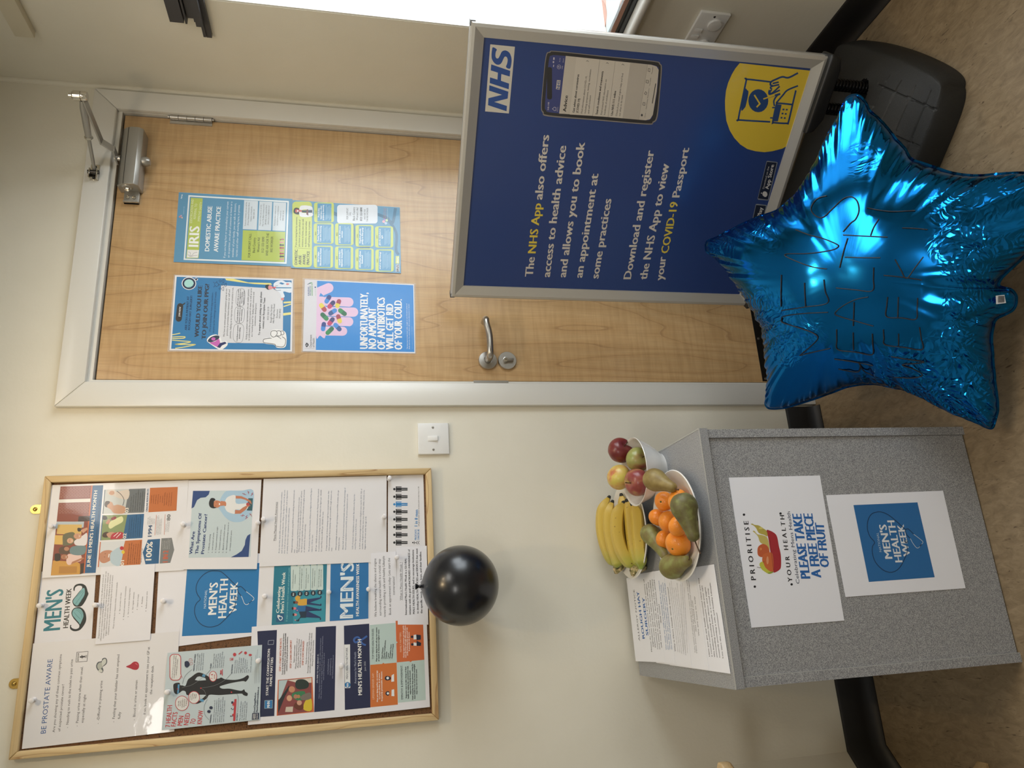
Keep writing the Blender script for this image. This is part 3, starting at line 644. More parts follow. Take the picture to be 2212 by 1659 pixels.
# --- moustache notice
notice('notice','white notice with a teal moustache and big teal lettering, top of the board',0,(60,1230,8.193),[(95,1500),(245,40),(1213,0),(1118,1420)],"""
K 1
T 570 1062 632 350 292 1d7a8c b|MEN'S
T 712 1032 775 338 88 16181c b|HEALTH WEEK
K 1
S 14262c 888,662 830,650 796,600 796,540 850,470 910,395 955,345 962,305 930,288 880,292 838,325 828,378 810,372 812,320 848,272 920,252 985,262 1034,305 1060,390 1074,430 1055,480 1015,565 955,645
S 14262c 888,668 820,686 778,740 776,800 818,875 880,945 912,990 900,1035 850,1056 792,1042 764,1010 772,985 750,990 750,1050 798,1088 862,1092 935,1062 1005,972 1034,890 1026,790 990,715 935,672
K 2
S 7fb4ba 860,640 812,600 808,545 870,460 930,385 965,340 1000,330 1010,390 1000,460 950,540 900,620
S 7fb4ba 850,690 800,730 790,800 840,870 900,935 925,970 960,900 985,830 975,760 930,700
K 3
U 2d5a62 4 880,640 930,590 980,500
U 2d5a62 4 840,620 880,560 940,480 990,390
U 2d5a62 4 860,480 930,420 980,370
U 2d5a62 4 850,715 900,740 950,800 960,860
U 2d5a62 4 820,760 870,820 930,880
U 2d5a62 4 880,700 940,740 980,800
U 2d5a62 4 900,610 960,540 1010,440
""")
# --- blue week square
HW="""K 1
"""
notice('notice','white notice with a large blue square and heart-shaped stethoscope, mid board',1,(380,1220,10.37),[(-485,1900),(-370,-150),(1990,-260),(1960,1560)],"""
K 1
P 2678b4 135,1600 255,20 1872,-40 1800,1512
K 2
T 672 975 702 560 52 c8dcea n|NATIONAL
T 902 1108 943 400 182 eef0ee b|MEN'S
T 1122 1182 1172 318 178 eef0ee b|HEALTH
T 1355 1078 1388 392 165 eef0ee b|WEEK
K 3
U 173a5c 15 1335,840 1310,960 1230,1080 1100,1220 950,1350 760,1395 600,1355 480,1240 420,1080 425,950 470,850 545,770 480,660 450,520 500,360 620,220 760,145 880,135 1010,155 1150,270 1270,390 1385,500
U 173a5c 15 1395,500 1450,485 1510,530 1575,600
U 173a5c 15 1380,540 1390,600 1430,660 1465,700
U dfe6ea 11 1575,600 1680,680 1745,745 1735,790 1700,805
U dfe6ea 11 1465,700 1500,780 1530,860 1570,890 1610,885 1635,865
L 173a5c 16 1640,862 1665,840
L 173a5c 16 1680,820 1700,806
C 173a5c 1345,748 40 42
K 4
C c9d2d8 1345,748 27 29
""")
# --- prostate aware
notice('notice','large white laminated notice about prostate symptoms, top left of the board',2,(0,1300,4.608),[(218,1465),(330,415),(1785,293),(1735,1290)],"""
K 1
T 455 1308 525 570 50 2a5c9a n|BE PROSTATE AWARE
T 545 1298 616 522 24 2c2c34 n|Are you showing any of these common symptoms
T 600 1290 640 820 24 2c2c34 n|of suspected prostate cancer?
T 680 1255 727 572 24 2c2c34 n|-  Needing to rush to the toilet to pass urine
T 776 1240 826 645 24 2c2c34 n|-  Passing urine more often than usual,
T 830 1203 856 922 24 2c2c34 n|especially at night
T 985 1215 1022 785 24 2c2c34 n|-  -Difficulty in passing urine
T 1140 1198 1190 525 24 2c2c34 n|-  Feeling that your bladder has not emptied
T 1196 1165 1202 1095 24 2c2c34 n|fully
T 1345 1178 1370 780 24 2c2c34 n|-  Blood in urine or semen
T 1450 1120 1491 448 24 2c2c34 n|If so, book an appointment to see your GP at
T 1513 920 1531 632 24 2c2c34 n|the reception desk.
O 2c2c34 4 756,600 765,502 877,494 866,592
T 783 590 788 512 14 2c2c34 b|RESTROOM
L 2c2c34 14 812,548 845,545
C 2c2c34 802,549 8 8
L 2c2c34 8 818,562 815,532
T 862 556 864 530 12 2c2c34 b|MEN
S 5a6066 1000,705 980,690 960,660 958,630 975,600 1010,590 1020,565 1050,558 1066,580 1062,615 1035,640 1020,650 1030,680 1020,705
K 2
S b4b8b0 1000,685 975,665 968,635 985,608 1015,605 1022,640 1010,660
S cfd2cc 1020,640 1012,600 1030,572 1052,570 1056,605 1035,630
S cfd2cc 985,700 978,685 1000,672 1018,680 1018,700
K 1
S b0283c 1255,645 1295,625 1330,598 1360,597 1380,615 1383,650 1365,675 1330,676 1295,662
K 2
S d86a78 1340,612 1362,615 1372,635 1360,625
""",1)
# --- June poster
br=''
for (ya,yb_) in ((160,330),(408,566)):
    for r in range(19):
        x=285+r*24; o1=(x-285)*-.03
        br+=f"L c89a8c 3 {x+(335-ya)*.06:.0f},{ya+o1:.0f} {x-(yb_-335)*.06:.0f},{yb_+o1:.0f}\n"
        for q in range(4):
            y=ya+20+q*44+(r%2)*22
            if y<yb_-4: br+=f"L c89a8c 3 {x-(y-335)*.06:.0f},{y+o1:.0f} {x+24-(y-335)*.06:.0f},{y+o1:.0f}\n"
notice('notice','laminated men\'s health month poster with a brick house photograph, top right of the board',3,(90,1030,7.135),[(5,1560),(137,128),(2262,52),(2192,1440)],"""
K 1
P 8a4436 140,1520 290,150 765,135 645,1485
K 2
"""+br+"""
P 3a2420 560,690 735,680 745,600 570,610
P e4e2dc 258,402 265,350 752,335 748,388
P b8c4cc 225,720 232,690 655,690 645,780 215,800
P d8b468 240,800 252,735 620,735 610,900 230,880
P e0b864 195,1040 205,900 420,900 410,1050
P cf9a45 140,1520 175,1290 545,1310 590,1340 600,1500
P 3c2c28 590,1500 600,1340 655,1330 645,1485
K 3
P b8823a 262,1490 272,1380 545,1380 540,1480
P e0aa50 290,1470 296,1400 520,1400 516,1465
S 2a2020 200,1240 205,1190 260,1180 290,1200 285,1280 240,1300 205,1290
S 5a4438 275,1180 265,1120 300,1080 400,1070 430,1120 410,1190 330,1190
S 6a6a52 325,1010 330,900 410,860 500,860 520,960 470,1040 380,1060 330,1060
S 2e2624 550,800 570,785 620,800 600,840 560,840
S e8c8c0 380,1310 400,1200 470,1190 600,1200 610,1290 520,1320 420,1360
S 6f8a90 440,1180 450,1090 560,1060 675,1070 665,1180 560,1210
S e4e0e4 500,1000 540,960 640,900 700,870 690,1040 600,1060 520,1050
K 4
C b47a5c 352,1235 55 38
C d8a888 440,985 50 42
C cf9c80 555,915 62 44
C b98468 385,1110 40 32
P b47a5c 450,1350 470,1310 640,1240 660,1260
P cf9c80 600,820 700,780 710,810 640,870
K 5
C 3a2420 340,1222 5 4
C 3a2420 340,1248 5 4
C 3a2420 428,975 5 4
C 3a2420 428,997 5 4
C 3a2420 548,900 5 4
C 3a2420 548,925 5 4
L f0e8e4 7 378,1248 378,1222
L f0e8e4 7 466,997 466,974
L f0e8e4 7 582,926 582,902
K 1
P c8693c 643,1487 665,1487 787,134 765,134
P 215f8e 664,1485 786,133 949,129 832,1479
K 2
T 745 1393 860 213 52 eeeae0 b|JUNE IS MEN'S HEALTH MONTH
T 825 1245 902 348 22 1d3d56 n|awareness  |  prevention  |  education  |  family
K 1
P c8693c 864,1392 880,1390 912,1003 898,1003
P d8dce0 884,1390 912,1003 1288,985 1190,1370
P c4703a 1188,1369 1286,985 1549,968 1521,1351
P 215f8e 902,980 914,979 946,592 934,592
P 8a9a68 916,979 946,592 1322,584 1248,962
P 22608f 1248,961 1320,584 1579,570 1553,943
P 4a5c68 938,572 950,571 982,198 970,199
P c6cac8 952,571 984,197 1350,188 1276,562
P 6c7276 1276,561 1348,188 1604,179 1576,551
K 2
S c48c70 900,1300 890,1230 900,1180 960,1140 1040,1130 1100,1150 1120,1180 1090,1260 1020,1310 950,1330
S b8ccd8 1060,1180 1130,1120 1180,1090 1260,1090 1210,1360 1120,1360 1060,1300
C c02c34 1235,1100 30 30
C e4c83c 1255,1160 25 28
S 4a3830 935,900 960,860 1020,850 1050,900 1010,935 950,930
S c89a80 1000,880 1080,850 1130,870 1110,920 1040,940
S 2a2420 940,650 950,600 1000,610 1010,650 970,665
S c89078 1000,690 1040,650 1060,700 1030,730 990,720
S e4e4b0 1030,760 1060,690 1150,640 1240,610 1250,690 1130,760 1060,800
S b83444 1060,960 1090,880 1200,850 1260,870 1240,950 1110,960
S 8a2830 1070,640 1130,610 1150,640 1090,670
S c89a7c 975,440 1000,380 1080,390 1110,440 1180,430 1290,470 1270,560 1120,560 1060,500
S 4a3a30 970,430 985,380 1040,375 1050,400 1010,440 1010,470 980,460
S d8ccc0 1010,240 1030,200 1120,195 1160,230 1340,200 1330,340 1200,330 1100,290 1040,280
S c89a7c 1040,260 1060,220 1110,220 1120,260 1080,280
K 3
C a06e58 970,1235 10 8
C a06e58 980,1185 10 8
L f0ece8 14 1030,1240 1040,1190
U 3a3c44 8 1250,440 1270,360 1230,280 1160,220
L f0ece8 9 1110,920 1180,860
L f0ece8 9 1150,940 1220,870
T 1268 1362 1272 1287 52 eeeae0 b|01
T 1303 948 1306 870 52 eeeae0 b|02
T 1335 553 1341 478 52 eeeae0 b|03
M l 1330 1345 1362 1000 34 -2 15 5a2c18 n|Eat Healthy: Start by taking small/steps like saying no to super sizing/and eat a healthy breakfast. Eat/many different types of foods to/get all the vitamins and minerals/you need. Add at least one fruit and/vegetable to every meal.
M l 1345 930 1368 600 33 -2 15 17405f n|Get Moving: Play with your kids or/grandkids. Take the stairs instead of/the elevator. Do yard work. Play a/sport. Keep comfortable walking shoes/handy at work and in the car. Most/importantly choose activities you enjoy
M l 1375 535 1398 205 34 -2 15 2c3034 n|Make Prevention a Priority:/Many health conditions can be/prevented or detected early with/regular checkups from your healthcare/provider. Regular screenings may/include blood pressure, cholesterol,/glucose, prostate health and more.
K 1
P 215f8e 1558,1165 1636,968 1826,955 1804,1336 1600,1348
P 7c7f80 1846,948 2006,940 2043,1125 1982,1326 1818,1336
P c4703a 1645,546 1670,170 2098,155 2078,522
L c8693c 6 1743,900 1768,588
L c8693c 6 1888,892 1905,580
K 2
T 1690 1283 1712 1003 88 eeeae0 b|100%
T 1944 1312 1952 1135 78 d8603a b|1 IN 2
T 1694 918 1706 745 58 1e4a78 b|1994
T 1980 672 1986 580 52 6a6e72 b|80
T 1632 535 1652 185 26 1e4a78 b|ONLINE RESOURCES
M l 1740 1290 1755 1010 24 0 11 1b4c70 n|of men will be impacted by/prostate changes in life/and should talk about it
M l 1862 1118 1876 960 27 -2 13 c8c8c4 n|1 in 2 men are/diagnosed with/cancer in their/lifetime compared/to 1 in 3 women
M l 1640 735 1650 612 24 -2 11 4a5056 n|On May 31, 1994/President signed the/bill establishing/National Men's/Health Week
M l 1770 890 1788 595 22 -1 11 4a5056 n|Targeting and promoting men's health/brings more awareness to the stages of/their lives when diagnosed and/early treatment saves many lives
M l 1912 850 1926 690 22 -2 11 4a5056 n|% of all cancer/costs can be saved/by early detection
M c 1690 450 1705 240 34 0 14 6a3418 n|Men's Health Month/menshealthmonth.org/Men's Health Network/menshealthnetwork.org/Get It Checked/getitchecked.com/Talking About Men's Health Blog/talkingaboutmenshealth.com/Women Against Prostate Cancer/womenagainstprostatecancer.org
""",1)
# --- dopamine
notice('notice','plain white notice of small black print with a bullet list, below the moustache notice',4,(60,1230,8.193),[(1195,1328),(1302,-45),(2253,-92),(2165,1248)],"""
K 1
M c 1258 1270 1352 40 42 -6 21 2a2828 n|Dopamine is an important chemical in your brain that affects your mood and/influences your motivation and feeling of reward, however excessive screen use can/create a 'dopamine loop' which causes a surge of dopamine to be released and/triggers the brain's reward centre. This can be damaging as it can become/compulsive as your brain is constantly seeking the same level of reward.
T 1523 1050 1592 225 21 2a2828 n|Ways to keep your dopamine levels consistent include:
T 1636 735 1660 410 20 2a2828 n|Eat a protein rich diet
T 1706 840 1746 298 20 2a2828 n|Reduced saturated fat consumption
T 1785 795 1818 330 20 2a2828 n|Get in to better sleeping habits
T 1866 712 1888 403 20 2a2828 n|Get regular exercise
T 1948 665 1966 438 20 2a2828 n|Listen to music
T 2030 612 2040 480 20 2a2828 n|Meditate
T 2104 690 2122 388 20 2a2828 n|Reduce screen time
C 2a2828 1624 778 6 6
C 2a2828 1693 885 6 6
C 2a2828 1776 838 6 6
C 2a2828 1856 756 6 6
C 2a2828 1935 708 6 6
C 2a2828 2017 655 6 6
C 2a2828 2090 735 6 6
""")
# --- celebrating
notice('notice','laminated teal notice with three cartoon men and five numbered tips, below the blue square',1.4,(550,1180,5.672),[(35,1050),(75,60),(905,30),(895,990)],"""
K 1
P 1d7a92 208,967 240,240 888,203 868,922
P 2f93a8 470,955 480,600 860,590 868,922
K 2
P 1f5a84 262,930 268,832 362,828 357,926
T 300 815 320 495 37 e6eee6 b|Celebrating
T 356 815 377 318 40 e6eee6 b|Men's Health Week
T 400 920 432 262 17 8ccfd8 n|5 ways to promote men's mental and physical health
U f0f4f4 9 300,893 290,873 305,860 330,862 340,880 330,900 312,905 300,893
L f0f4f4 9 305,862 285,845
L f0f4f4 8 283,870 284,846 308,848
R ccdcd8 442,238 522,548 14
R ccdcd8 522,232 602,545 14
R ccdcd8 604,230 682,540 14
R ccdcd8 686,226 764,538 14
R ccdcd8 766,224 840,535 14
S 143048 495,910 520,905 560,860 545,800 600,780 640,800 640,870 560,880 540,920
S 2468a0 500,800 530,730 620,720 628,790 560,800
S d8a840 495,640 520,605 560,610 560,650 640,645 645,715 540,725 525,690
P 1c3464 628,870 640,790 810,868 800,880
P 1c3464 620,790 628,730 815,775 800,790
P 1c3464 620,790 640,800 805,775 800,785
P 1c3464 640,712 642,650 812,625 812,640 680,690 815,715 810,730
C 1c2c50 806,890 8 14
C 1c2c50 812,775 8 14
C 1c2c50 812,716 8 14
C 1c2c50 812,620 8 14
K 3
C 18283c 476,590 32 32
C 18283c 556,582 30 31
C 18283c 637,580 30 31
C 18283c 718,573 30 31
C 18283c 798,567 30 31
C e08c90 495,838 24 16
C d87c84 488,762 24 16
C 8a4c3c 510,688 24 16
C 1a1c24 476,838 12 17
C 1a1c24 466,762 12 17
C 1a1c24 484,688 12 17
C e08c90 498,905 8 7
C e08c90 522,785 8 7
K 4
T 483 606 485 574 18 e6eee6 b|01
T 563 598 565 566 18 e6eee6 b|02
T 644 596 646 564 18 e6eee6 b|03
T 725 589 727 557 18 e6eee6 b|04
T 805 583 807 551 18 e6eee6 b|05
M c 470 515 480 290 26 0 12 2a4a58 n|Limit tobacco and alcohol/consumption
M c 552 540 560 250 25 0 12 2a4a58 n|Find a safe person to discuss any/mental health struggles with
M c 632 520 640 270 25 0 12 2a4a58 n|Attend yearly check ups with/your doctor
M c 712 510 718 275 25 0 12 2a4a58 n|Schedule recommended/preventative exams
M c 790 500 796 275 25 0 12 2a4a58 n|Eat well, sleep enough,/and move your body
""",1)
notice('notice','laminated bright blue notice with large white striped capital letters, low on the board',1.8,(550,1180,5.672),[(893,960),(905,140),(1440,110),(1412,930)],"""
K 1
P 1f72b0 920,918 932,203 1396,180 1394,888
K 2
T 1205 872 1215 203 160 e4eef4 b|MEN'S
T 1278 853 1282 213 36 f2f2ee b|HEALTH AWARENESS WEEK
K 3
L 1f72b0 3 1060,790 1120,820 1060,850
L 1f72b0 4 1080,858 1195,862
L 1f72b0 4 1070,843 1120,818 1070,792
L 1f72b0 4 1080,770 1198,775
L 1f72b0 4 1065,652 1188,648
L 1f72b0 4 1090,530 1190,525
L 1f72b0 4 1090,435 1185,420
L 1f72b0 4 1080,520 1180,430
U 1f72b0 4 1070,225 1055,260 1075,292 1105,285 1130,235 1165,220 1190,245 1185,290
""",1)
notice('notice','white notice of blue-grey print with an underlined heading, right side of the board',3.2,(560,1020,5.821),[(0,1188),(55,85),(1602,45),(1600,1125)],"""
K 1
T 203 862 228 375 24 2a2c34 n|Mens Mental Health Awareness
L 2a2c34 3 209,862 234,374
M l 255 1020 292 222 34 2 15 46648a n|At any one time, about 20% women report having a mental health condition,/such as depression or anxiety disorder. What is the figure for men? At any one/time 12.5% of men report having a mental health condition, such as depression/or anxiety disorder men compared to about 20% women
M l 415 1012 446 225 33 2 15 3c5478 n|What percentage of patients using NHS first line talking therapy services are/men/36% of patients using NHS first line talking therapy services are men
M l 505 1005 540 218 33 2 15 3c5478 n|What percentage of men say it would take thoughts of suicide or self harm/for them to seek help?40% of men said that it would take thoughts of suicide/or self harm for them to seek help.
M l 632 1000 662 205 36 2 15 46648a n|7% of women say they have no friends. What is the figure for men?The figure/rises to 11% for men.
M l 720 995 752 210 34 2 15 3c5478 n|80.9 per 100,00 of women are detained under the Mental Health Act (which/is commonly known as being 'sectioned'). But what's the figure per 100,000/for men?This rises to 88.96 per 100,000 for men.
M l 850 988 880 232 33 2 15 3c5478 n|A large percentage of those sleeping rough have mental health issues. But/what percentage of those sleeping rough are men?87% rough sleepers are/men
M l 970 982 1000 228 34 2 15 3c5478 n|What percentage of adults who go missing are men?73% of adults who go/missing are men.
M l 1058 975 1085 195 33 2 15 46648a n|About half of all prisoners have mental health issues. But what percentage of/the prison population are men?95% of the prison population are men
M l 1180 968 1204 275 33 2 15 46648a n|3.3% of women are dependent on alcohol. But what is the figure for/men?The figure rises to 8.7% for men
M l 1270 965 1292 208 33 2 15 3c5478 n|In 2019, what percentage of suicides in England were men?In 2019, 76% of/suicides in England and Wales were men (ONS Sept 2020). Suicide is the/biggest killer of men under the age of 45.
""",1)
notice('notice','laminated pale blue notice with a cartoon man holding his stomach',4,(390,1040,9.217),[(62,1750),(160,-20),(1612,-35),(1520,1745)],"""
K 1
P c6d4d8 160,1520 245,186 1448,178 1392,1502
K 2
S a9c8de 780,380 850,250 940,186 1200,186 1446,180 1425,590 1290,760 1150,810 1000,790 880,700 800,590 750,510
P 2a4880 250,187 583,187 560,262 500,315 400,325 330,372 290,460 268,510 218,538
P 2a4880 1000,1510 1355,1502 1391,1042 1330,1080 1290,1170 1280,1262 1220,1380 1120,1450
K 3
P 2f5c66 1350,335 1440,335 1428,582 1320,578
S e6e6e4 880,500 885,400 940,310 1090,275 1110,440 1340,440 1310,560 1090,560 1075,645 930,600
P c07a5c 1098,285 1210,292 1320,340 1400,385 1420,460 1360,410 1290,365 1200,340 1098,340
P c07a5c 1080,645 1195,640 1300,560 1340,505 1400,480 1330,470 1240,520 1170,575 1088,565
S c88260 800,480 800,395 850,395 890,400 910,440 900,490 860,480
S c88260 660,420 690,380 760,385 810,420 800,480 740,520 680,510 655,470
S 1a1e24 565,430 600,340 660,332 695,365 665,400 665,500 720,515 660,535 590,510
K 4
S b84a48 1310,440 1340,420 1380,450 1350,480 1310,470
L b04050 9 1230,235 1275,262 1262,240 1305,268
L b04050 9 1340,190 1348,222 1362,205 1352,250
L b04050 9 1440,222 1415,250 1440,250 1400,285
L b04050 9 1200,678 1240,690 1235,665 1275,680
L b04050 9 1290,745 1330,715 1300,705 1330,672
L b04050 9 1370,640 1400,665 1398,640 1415,695
L 2a2424 5 720,400 720,425
L 2a2424 5 705,470 705,495
C ffffff 775,450 12 20
K 3
T 232 1447 287 998 60 1f3c78 b|What Are
T 350 1444 422 630 60 1f3c78 b|The Symptoms Of
T 465 1440 534 652 60 1f3c78 b|Prostate Cancer?
T 568 1418 600 1052 24 4a5468 n|1.  Difficulty urinating
T 640 1420 668 1022 24 4a5468 n|2.  Low stream of urine
T 708 1420 746 900 24 4a5468 n|3.  Frequent urination at night
T 778 1420 816 962 24 4a5468 n|4.  Constant need to urine
T 852 1420 892 858 24 4a5468 n|5.  Blood in urine and/or semen
T 920 1420 966 812 24 4a5468 n|6.  Abnormalities/lumps around or
T 992 1385 1024 975 24 4a5468 n|on testes and/or penis
""",1)
notice('notice','white notice with navy banners and an orange-framed family photograph, low on the board',4,(540,1330,5.53),[(-25,1305),(22,132),(1108,62),(1062,1210)],"""
K 1
P 232a4c 122,1210 88,186 322,170 290,1198
P 232a4c 768,1152 786,136 1028,122 1010,1128
P cf6c40 318,1195 334,768 745,732 765,1150
K 2
P 8a4848 332,1190 345,770 735,740 735,1140
P b9ccd0 340,1000 345,775 450,765 360,1000
P 2c3034 335,1020 470,830 470,870 420,960 335,1170
P d8d0c4 445,770 735,742 735,800 560,800
K 3
S 2a3834 540,830 560,770 640,760 700,800 690,860 610,880 560,870
S 3c8058 500,960 520,920 620,900 660,920 640,1000 560,1010
S d8c038 640,1120 660,1020 730,990 735,1130
S 6a3a2c 525,1090 545,1040 610,1030 640,1100 590,1130
P d0c4b4 420,1150 430,1090 515,1085 510,1150
S 7a7068 600,980 640,940 720,920 725,990 640,1010
K 4
C c89070 500,880 38 38
C d8a888 470,985 32 36
C b88068 545,965 24 26
C d0a088 590,1040 30 30
C b8845c 580,965 20 22
P b9d0d0 172,1110 175,1012 270,1006 268,1106
K 5
P 2a78b4 176,1106 179,1016 266,1010 264,1102
K 6
T 238 1095 238 1020 34 f0f2f2 b|MHN
T 218 950 240 392 28 eeeef0 b|START THE CONVERSATION:
T 262 838 278 498 28 eeeef0 b|FAMILY MATTERS
O b8c0d0 4 215,345 220,298 285,293 280,342
K 2
T 370 662 380 270 22 c4603c b|STEP 1: START WITH THE FACTS
M c 395 700 408 210 24 0 16 26262c b|Focus on family health history & personal risk factors./Understanding these can help identify potential health/concerns early and guide proactive decisions.
T 495 625 500 290 20 c4603c b|STEP 2: LEAN ON SUPPORT
M c 528 635 545 270 25 0 16 26262c n|Support systems matter./Whether encouraging preventive care or/offering comfort, the backing of friends/and family can make all the difference.
T 640 590 648 302 20 c4603c b|STEP 3: STAY ENGAGED
M c 672 685 694 205 25 0 16 26262c n|Keep the conversation going./Encourage loved ones to prioritize regular check-ups/and embrace healthy habits. When health is a shared,/lifelong priority, everyone benefits.
T 812 800 822 458 16 c4c8d8 b|IT'S TIME TO TALK ABOUT IT:
M c 830 1005 850 250 24 -10 13 9aa0b8 n|Open, ongoing conversations about health can make a lasting impact./Use these three steps to engage friends and family, promote awareness,/and build lifelong habits of care
M c 935 752 945 470 28 0 14 9aa0b8 n|www.MensHealthMonth.org/www.MensHealthNetwork.org/www.TheMensHealthResourceCenter.com
""")
notice('notice','white notice with a navy banner over orange and mint squares, bottom left',5,(540,1330,5.53),[(1062,1210),(1108,62),(2108,-28),(2150,1090)],"""
K 1
P 232a4c 1134,1126 1122,120 1424,95 1440,1096
P bcd0cc 1434,590 1430,112 1738,85 1752,560
P cf7438 1438,1094 1436,588 1752,560 1766,1062
P cf6a3a 1754,560 1740,62 2066,34 2083,528
P bcd0cc 1768,1040 1755,558 2083,526 2100,1006
K 2
P cf7438 1575,580 1592,562 1612,578
P bcd0cc 1738,300 1765,318 1742,335
P cf6a3a 1900,545 1920,555 1935,540
P e8eaec 1136,866 1126,345 1195,342 1198,862
C 2a78b4 1166,826 34 34
U 3a62a8 22 1395,245 1330,290 1262,318 1242,290 1262,262 1300,262 1340,330 1380,350
K 3
T 1178 850 1178 803 24 f0f2f2 b|MHN
T 1172 755 1168 380 24 2c3050 s|MEN'S HEALTH NETWORK
T 1272 810 1268 432 26 a8b0c8 s|Awareness for Men's Health
T 1338 945 1330 282 44 f2f2f0 b|MEN'S HEALTH MONTH
T 1385 660 1382 545 20 b8bcc8 s|June 2025
T 1485 998 1480 685 22 f2d0b0 s|LIFESPAN GENDER GAP:
M c 1530 1028 1524 655 27 0 17 f6f0ea b|Men are dying earlier, on average/5.5 years earlier, & of more/frequently preventable diseases.
T 1480 520 1478 152 22 3a4450 s|TOP MEN'S HEALTH ISSUES:
M l 1520 545 1518 140 26 0 17 2a2e38 b|Men are dying from all top ten causes/of death in America at higher rates:
M l 1582 530 1600 295 24 -1 16 2a2e38 b|- Heart Disease/- Obesity Complications/- Diabetes/- Cancer/- Workplace Injury/- Deaths of Despair
T 1812 432 1806 195 20 f2d0b0 s|FAMILY MATTERS:
M c 1845 500 1838 115 22 0 16 f6e8dc b|Having support systems can help guide/men and boys through different phases/of life lowering their personal risk/& personal risk factors.
T 1830 998 1822 590 24 3a4450 s|EMPATHY & EMPOWERMENT:
M c 1874 990 1866 600 25 0 17 2a2e38 b|Empower men to take charge of their/health by making the conversation real,/supportive, & family-focused.
M c 1952 1002 1946 572 24 0 17 2a2e38 b|Hold empathy for their journey - caring for/their health is one of the most meaningful/ways they care for loved ones.
S 22283c 1618,925 1632,905 1660,905 1665,935 1650,955 1625,945
S 22283c 1610,745 1625,722 1655,722 1680,735 1680,760 1650,772 1620,768
P e8ecee 1690,960 1692,885 1722,878 1725,962
P e8ecee 1688,790 1692,712 1720,695 1722,785
C 1c2438 1938,343 15 15
C 1c2438 1936,252 15 15
P e8ecee 1955,358 1955,318 1990,325 1990,360
P e8ecee 1955,285 1955,230 1985,225 1990,280
P 1c2438 1990,360 1990,300 2045,325 2040,360
P 1c2438 1990,292 1985,225 2040,232 2040,285
K 4
C e8ecee 1648,928 14 14
C e8ecee 1645,745 16 16
""")
notice('notice','narrow white slip with five lines of large grey-black print, below the striped capitals',4.6,(550,1180,5.672),[(1412,960),(1425,87),(1730,62),(1756,900)],"""
K 1
T 1495 865 1488 150 27 303238 n|We believe breaking the silence and stigma
T 1553 850 1541 155 27 303238 n|surrounding mental health is a crucial step
T 1607 866 1591 120 27 303238 n|towards providing a safe and healthy Lifestyle
T 1673 838 1659 143 27 303238 n|Book an appointment today- Lets start the
T 1717 596 1716 372 27 303238 n|conversation!
""")
notice('notice','white slip of bold print with an underlined question, beside the black balloon',5.2,(550,1180,5.672),[(1754,960),(1734,18),(2108,-6),(2128,960)],"""
K 1
T 1806 662 1804 198 25 303238 n|What is Mens Health Week ?
L 303238 3 1812,662 1812,197
T 1866 838 1861 145 23 202228 b|International Men's Health Week is a GLOBAL
T 1915 835 1902 38 23 202228 b|initiative with the goal of INCREASED AWARENESS of
T 1962 828 1950 43 23 202228 b|MALE HEALTH ISSUES, and to encourage Institutions
T 2010 825 1997 27 23 202228 b|to develop HEALTH POLICIES and SERVICES that meet
T 2056 822 2042 62 23 202228 b|the specific needs of men, boys, and their families.
""")
src="""K 1
"""
for i,y in enumerate((885,787,690,593,497,404,308,213)):
    c='2a84c4' if i==5 else '1e2026'; t=(885-y)*.001
    src+=f"C {c} 1699,{y} 15 15\nR {c} 1720 {y-20} 1790 {y+20} 8\nL {c} 9 1722,{y-30} 1788,{y-29}\nL {c} 9 1722,{y+31} 1788,{y+30}\nL {c} 10 1722,{y-32} 1722,{y+32}\nL {c} 15 1790,{y-10} 1862,{y-9}\nL {c} 15 1790,{y+11} 1862,{y+10}\n".replace(f"C {c} 1699,{y} ",f"C {c} 1699 {y} ")
src+="""T 1990 680 1996 474 38 2a84c4 b|1 in 8 men
T 2013 680 2010 175 15 202228 n|will get prostate cancer at some point in their lives in UK.
T 1978 852 1980 720 24 2a84c4 b|PROSTATE
T 2012 852 2014 717 24 2a84c4 b|CANCER UK
C 202228 1932 885 9 9
L 202228 6 1945,905 1955,885 1945,868
L 202228 6 1945,886 1975,886
L 202228 6 1990,905 1972,886 1990,868
L 202228 6 2012,905 1995,886 2012,868
"""
notice('notice','white notice with a row of black figures and one blue figure',1,(560,1020,5.821),[(1616,1110),(1620,44),(2063,32),(2092,1110)],src,1)
